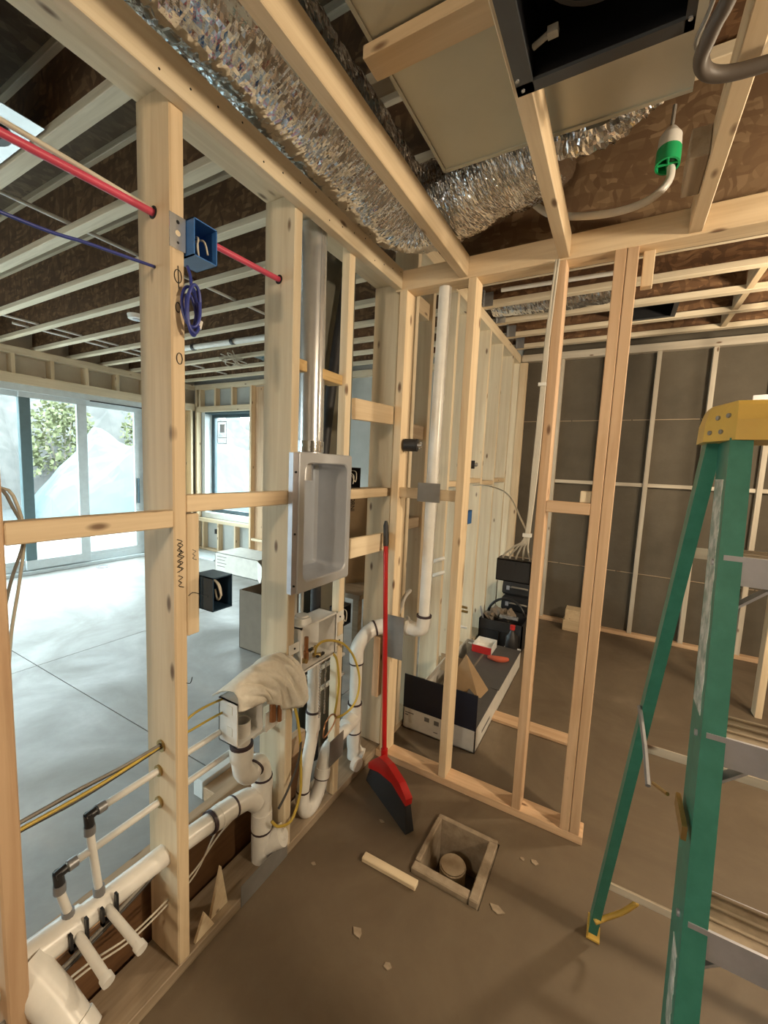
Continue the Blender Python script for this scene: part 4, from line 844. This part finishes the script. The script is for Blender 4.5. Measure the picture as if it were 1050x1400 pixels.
mesh('rag', T([(-.93, 3.70, .22), (-.86, 3.72, .285), (-.78, 3.74, .26), (-.72, 3.72, .29)], .045, 8, 4, rf=lambda i, j: 1+.4*math.sin(i*2.2+j*1.9)), 'cardboard_grey', bg_)
mesh('level', board_ := B(-.82, -.66, 3.66, 3.69, .255, .28), 'galvanised', bg_); mesh('tool', cyl((-.95, 3.66, .15), (-.99, 3.64, .33), .008, 8), 'aluminium', bg_)
bo = thing('fluid_bottle', 'dark bottle with a red cap standing in the low white bin', 'bottle', (-.652, 3.42, .007))
mesh('bottle', T([(-.652, 3.42, .007), (-.652, 3.42, .02), (-.652, 3.42, .20), (-.652, 3.42, .235), (-.652, 3.42, .26)], lambda u: (.045, .05, .05, .022, .018)[round(u*4)], 16), 'black_plastic', bo, smooth=SM); mesh('cap', cyl((-.652, 3.42, .26), (-.652, 3.42, .295), .021, 14), 'red_plastic', bo, smooth=SM)
tag(mesh('small_bin', openbox(-.72, -.585, 3.335, 3.50, .002, .075, .004, '+z'), 'pvc_box'), 'low white bin on the floor past the carton', 'bin')
for i, (z0, z1, lab) in enumerate(((.002, .20, 'lowest black tool case in the stack behind the tool bag'), (.202, .36, 'middle black tool case in the stack behind the tool bag'), (.362, .52, 'rounded black tool bag on top of the stacked cases'))):
    t = thing('tool_case', lab, 'tool case', (-.74, 4.2, z0), 'stacked tool cases')
    mesh('shell', loft([[(x_, y_, z) for x_, y_ in ((-.90+e, 4.05+e), (-.58-e, 4.05+e), (-.58-e, 4.36-e), (-.90+e, 4.36-e))] for z, e in ((z0, .012), (z0+.02, 0), ((z0+z1)/2, .0), (z1-.03, .004), (z1, .03 if i < 2 else .07))], True, True), 'black_plastic' if i < 2 else 'black_rubber', t)
    mesh('handle', T([(-.82, 4.045, (z0+z1)/2), (-.80, 4.02, (z0+z1)/2+.01), (-.68, 4.02, (z0+z1)/2+.01), (-.66, 4.045, (z0+z1)/2)], .009, 8), 'cable_grey', t); mesh('latch', join(B(-.86, -.83, 4.043, 4.05, z0+.05, z0+.09), B(-.64, -.61, 4.043, 4.05, z0+.05, z0+.09)), 'aluminium', t)
for i, (z0, w_) in enumerate(((.002, .0), (.112, .015))):
    tag(bbox('wood_block', -.36+w_, -.20, 4.40, 4.55, z0, z0+.108, 'pine'), 'pale wood block '+('under another' if i == 0 else 'on top of another')+' against the concrete wall', 'block', 'blocks by the back wall')
tag(bbox('floor_board', -.62, -.12, 2.48, 2.58, .001, .02, 'pine_red'), 'flat reddish board lying on the floor past the partition', 'board')
# cartons in the daylit room
bc = thing('open_carton', 'tall open brown carton standing in the daylit room', 'carton', (-2.4, 2.5, 0))
mesh('body', openbox(-2.63, -2.22, 2.31, 2.70, .002, .50, .006, '+z'), 'cardboard_grey', bc)
mesh('flap', loft([[(-2.63, 2.70, .50), (-2.22, 2.70, .50), (-2.22, 2.74, .60), (-2.63, 2.74, .60)], [(-2.63, 2.706, .50), (-2.22, 2.706, .50), (-2.22, 2.746, .60), (-2.63, 2.746, .60)]], True, True), 'cardboard_grey', bc)
wcn = thing('white_carton', 'long white carton with torn end by the tall window', 'carton', (-4.4, 4.0, 0))
mesh('body', openbox(-4.82, -4.0, 3.80, 4.25, .002, .27, .006, '+x'), 'carton_white', wcn); mesh('torn_flap', loft([[(-4.0, 3.80, .02), (-4.0, 3.80, .26), (-3.80, 3.72, .20), (-3.84, 3.70, .0)], [(-4.0, 3.806, .02), (-4.0, 3.806, .26), (-3.80, 3.726, .20), (-3.84, 3.706, .0)]], True, True), 'carton_white', wcn)
for i in range(4): mesh('print', B(-4.78, -4.62+.03*(i % 2), 3.798, 3.80, .08+.045*i, .088+.045*i), 'print_grey', wcn)
tag(mesh('foam_sheet', B(-6.2, -5.3, 4.15, 4.55, .001, .02), 'vinyl'), 'pale blue sheet lying on the floor below the tall window', 'sheet')
tag(bbox('white_trim_board', -1.585, -1.52, 1.13, 1.42, .001, .09, 'white_paint'), 'white painted board on edge on the daylit room floor', 'board')
tag(bbox('brown_board', -1.515, -1.30, 1.13, 1.42, .001, .07, 'pine_red'), 'short brown board beside the white painted one', 'board')
tag(mesh('floor_drain', join(hollow((-6.15, 3.0, .0005), (-6.15, 3.0, .006), .08, .055, 20), cyl((-6.15, 3.0, .0005), (-6.15, 3.0, .004), .05, 16)), 'crimp'), 'small round floor cap near the sliding door', 'floor cap')
lcn = tag(mesh('leaning_carton', loft([[(-1.55, 2.02, .80), (-1.30, 2.35, .80), (-1.26, 2.30, 1.40), (-1.51, 1.97, 1.40)], [(-1.57, 2.04, .80), (-1.32, 2.37, .80), (-1.28, 2.32, 1.40), (-1.53, 1.99, 1.40)]], True, True), 'cardboard'), 'brown cardboard panel seen between the studs behind the broom', 'cardboard')
fc = bpy.data.curves.new('print', 'FONT'); fc.body = 'CORNI'; fc.size = .036; fc.extrude = .0004; fc.materials.append(MATS['ink'])
ft_ = bpy.data.objects.new('print_text', fc); COL.objects.link(ft_); bpy.context.view_layer.update()
mt_ = bpy.data.meshes.new_from_object(ft_.evaluated_get(bpy.context.evaluated_depsgraph_get())); bpy.data.objects.remove(ft_)
fo = bpy.data.objects.new('print', mt_); xa = V((.035, -.045, .60)).normalized()*-1; nz_ = V((.79, -.60, 0)).normalized(); ya = nz_.cross(xa)
Mt = MX((xa, ya, xa.cross(ya))).transposed().to_4x4(); Mt.translation = (-1.412, 2.094, 1.385); _link(fo, Mt, lcn)
tag(mesh('work_table', join(B(-1.75, -1.25, 1.98, 2.45, .77, .799), B(-1.73, -1.69, 2.0, 2.04, .0, .77), B(-1.31, -1.27, 2.0, 2.04, .0, .77), B(-1.73, -1.69, 2.39, 2.43, .0, .77), B(-1.31, -1.27, 2.39, 2.43, .0, .77)), 'pine_old'), 'rough work table behind the wet wall holding the cardboard', 'table')

# ================================================================== STEP LADDER
ld = thing('step_ladder', 'green fibreglass step ladder with yellow top cap', 'ladder', (.35, 1.0, 0))
def channel(x0, x1, y0, y1, z0, z1, d0, d1, fl, sgn, t=.006):
    def sec(x, y, z, d):
        return [V((x+sgn*a, y+b, z)) for a, b in ((0, 0), (fl, 0), (fl, t), (t, t), (t, d-t), (fl, d-t), (fl, d), (0, d))]
    a, b = sec(x0, y0, z0, d0), sec(x1, y1, z1, d1)
    vf = loft([a, b], True, True)
    return vf
ZT = 1.632
yf = lambda z: .985-(ZT-z)*.215
yr = lambda z: 1.075+(ZT-z)*.226
xf = lambda z: .172-(ZT-z)*.011
xr = lambda z: .152-(ZT-z)*.064
xfr = lambda z: .60+(ZT-z)*.035
xrr = lambda z: .60+(ZT-z)*.03
fr_ = mesh('front_rail', channel(xf(.03), xf(ZT), yf(.03), yf(ZT), .03, ZT, .105, .098, .034, 1), 'fibreglass', ld)
mesh('front_rail', channel(xfr(.03), xfr(ZT), yf(.03), yf(ZT), .03, ZT, .105, .098, .034, -1), 'fibreglass', ld)
mesh('rear_rail', channel(xr(.03), xr(ZT+.01), yr(.03), yr(ZT+.01), .03, ZT+.01, .060, .055, .026, 1), 'fibreglass', ld)
mesh('rear_rail', channel(xrr(.03), xrr(ZT+.01), yr(.03), yr(ZT+.01), .03, ZT+.01, .045, .042, .028, -1), 'fibreglass', ld)
for x, y, s in ((xf(0), yf(0), 1), (xfr(0), yf(0), -1)): mesh('foot', B(min(x, x+s*.05)-.004, max(x, x+s*.05)+.004, y-.01, y+.095, 0, .03), 'black_rubber', ld)
for x, y, s in ((xr(0), yr(0), 1), (xrr(0), yr(0), -1)):
    ft = mesh('foot', join(B(min(x, x+s*.034)-.003, max(x, x+s*.034)+.003, y-.004, y+.05, .002, .008), B(x-.003, x+.003, y, y+.045, .008, .05)), 'cap_yellow', ld)
for k, z in enumerate((1.42, 1.115, .81, .505, .20)):
    x0, x1, y = xf(z)+.007, xfr(z)-.007, yf(z)
    st = mesh('step', join(B(x0, x1, y-.002, y+.003, z-.052, z), B(x0, x1, y+.085, y+.088, z-.035, z)), 'aluminium', ld)
    mesh('tread', B(x0, x1, y+.0035, y+.0845, z-.005, z-.001), 'form_wood', st)
    mesh('tread_rib', join(*[B(x0+.002, x1-.002, y+.008+.014*i, y+.013+.014*i, z, z+.0025) for i in (1, 3, 5)]), 'pine_old', st)
    mesh('knee_brace', loft([[(x0, y+.03, z-.13), (x0, y+.055, z-.13), (x0+.10, y+.055, z-.036), (x0+.10, y+.03, z-.036)], [(x0+.003, y+.03, z-.133), (x0+.003, y+.055, z-.133), (x0+.103, y+.055, z-.040), (x0+.103, y+.03, z-.040)]], True, True), 'aluminium', st)
    mesh('rivet', cyl((xf(z)-.004, y+.03, z-.02), (xf(z), y+.03, z-.02), .006, 10), 'aluminium', st); mesh('rivet', cyl((xf(z)+.02, y-.003, z-.02), (xf(z)+.02, y, z-.02), .005, 10), 'aluminium', st)
for z in (1.39, .83, .27):
    mesh('rear_bar', join(B(xr(z)+.004, xrr(z)-.004, yr(z)+.008, yr(z)+.034, z-.012, z-.006), B(xr(z)+.004, xrr(z)-.004, yr(z)+.006, yr(z)+.010, z-.006, z+.012)), 'furring', ld)
capv = [(.140, 1.045), (.178, .978), (.592, .978), (.630, 1.045), (.630, 1.125), (.140, 1.125)]
tc_ = mesh('top_cap', loft([[(a+(.012 if a < .16 else -.012 if a > .61 else 0)*k, b+(.022 if b < 1.05 else -.01)*k*(.5 if b < 1 else 1), z) for a, b in capv] for z, k in ((1.628, 0), (1.665, .1), (1.692, .6), (1.700, 1.0))], True, True), 'cap_yellow', ld)
for a, b, z in ((.150, 1.032, 1.645), (.163, 1.008, 1.645), (.158, 1.020, 1.672), (.170, .998, 1.674)):
    mesh('rivet', cyl((a-.004, b-.002, z), (a+.004, b+.002, z), .0045, 8), 'crimp', tc_)
mesh('cap_slot', cyl((.262, .976, 1.672), (.262, .9795, 1.672), .010, 14), 'ink', tc_)
# worn label on the outer face of the near rail
def strip(z0, z1, a, b, n=14):
    vs_, fs = [], []
    for i in range(n+1):
        z = z0+(z1-z0)*i/n; w0 = .004*math.sin(i*2.1); vs_ += [(xf(z)-.0012, yf(z)+a+w0, z), (xf(z)-.0012, yf(z)+b-w0*.6, z), (xf(z)+.001, yf(z)+b-w0*.6, z), (xf(z)+.001, yf(z)+a+w0, z)]
    for i in range(n):
        for k in range(4): q = i*4+k; r__ = i*4+(k+1) % 4; fs.append((q, r__, r__+4, q+4))
    fs += [(3, 2, 1, 0), (n*4, n*4+1, n*4+2, n*4+3)]; return vs_, fs
mesh('worn_label', strip(1.13, 1.555, .022, .090), 'worn_label', fr_); mesh('worn_label', strip(.60, .735, .02, .06), 'worn_label', fr_)
z = .93
sp = mesh('spreader', T([(xr(z)-.004, yr(z)+.01, z+.02), (xr(z)+.006, yr(z)-.10, z-.02), (xr(z)+.012, yr(z)-.19, z-.06)], .006, 6), 'crimp', ld)
mesh('spreader', join(T([(.125, 1.02, .895), (.142, .955, .925)], .004, 6), B(.150, .158, .835, .925, .93, .955)), 'brass', ld)
mesh('rear_strap', T([(xr(.10)+.01, yr(.10)-.006, .10), (.10, 1.44, .115), (.14, 1.45, .15), (.17, 1.43, .22)], .008, 8, 5), 'cap_yellow', ld, smooth=True)
tl = thing('pliers', 'red handled pliers lying on the yellow ladder cap', 'tool', (.25, 1.05, 1.70))
mesh('handle', T([(.232, 1.02, 1.709), (.27, 1.03, 1.713), (.33, 1.06, 1.711)], .008, 10, 4), 'red_plastic', tl, smooth=True); mesh('handle', T([(.232, 1.03, 1.709), (.26, 1.055, 1.712), (.31, 1.09, 1.711)], .008, 10, 4), 'red_plastic', tl, smooth=True)
mesh('jaw', loft([[(.232, 1.018, z), (.232, 1.034, z), (.205, 1.032, z), (.205, 1.026, z)] for z in (1.703, 1.714)], True, True), 'galvanised', tl)
tag(mesh('paint_scraper', join(B(.166, .205, 1.055, 1.085, 1.7005, 1.703), B(.205, .28, 1.062, 1.078, 1.7005, 1.712)), 'crimp'), 'flat grey scraper lying on the yellow ladder cap', 'tool')

# ================================================================== LAMPS (tripod work lamps out of view; the last is an added fill)
def work_lamp(d, label):
    x, y, z = d['loc']; t = thing('work_lamp', label, 'lamp', (x, y, 0))
    mesh('pole', cyl((x, y, .45), (x, y, z-.10), .014, 12), 'cap_yellow', t, smooth=SM)
    for k in range(3):
        a = k*2.094+.4; mesh('leg', cyl((x, y, .62), (x+.30*math.cos(a), y+.30*math.sin(a), .006), .009, 8), 'cap_yellow', t, smooth=SM)
    mesh('bracket', join(B(x-.06, x+.06, y-.012, y+.012, z-.11, z-.098), B(x-.062, x-.056, y-.012, y+.012, z-.11, z-.03), B(x+.056, x+.062, y-.012, y+.012, z-.11, z-.03)), 'black_plastic', t)
    mesh('socket', cyl((x, y, z-.098), (x, y, z-.05), .022, 14), 'black_rubber', t, smooth=SM)
    vs_, fs = T([(x, y, z-.05), (x, y, z-.03), (x, y, z), (x, y, z+.03), (x, y, z+.045)], lambda u: (.018, .030, .040, .034, .012)[round(u*4)], 16)
    mesh('bulb', (vs_, fs), 'bulb', t, smooth=True)
    L = bpy.data.lights.new('bulb_light', 'POINT'); L.energy = d['e']; L.color = d['col']; L.shadow_soft_size = .10
    o = bpy.data.objects.new('bulb_light', L); _link(o, MX.Translation(V((x, y, z+.17))), t)
work_lamp(LAMP_A, 'yellow tripod work lamp standing right of the step ladder')
work_lamp(LAMP_B, 'yellow tripod work lamp standing in the far room')
work_lamp(FILL_LAMP_C, 'added fill lamp on a yellow tripod out of view behind the nearest studs')
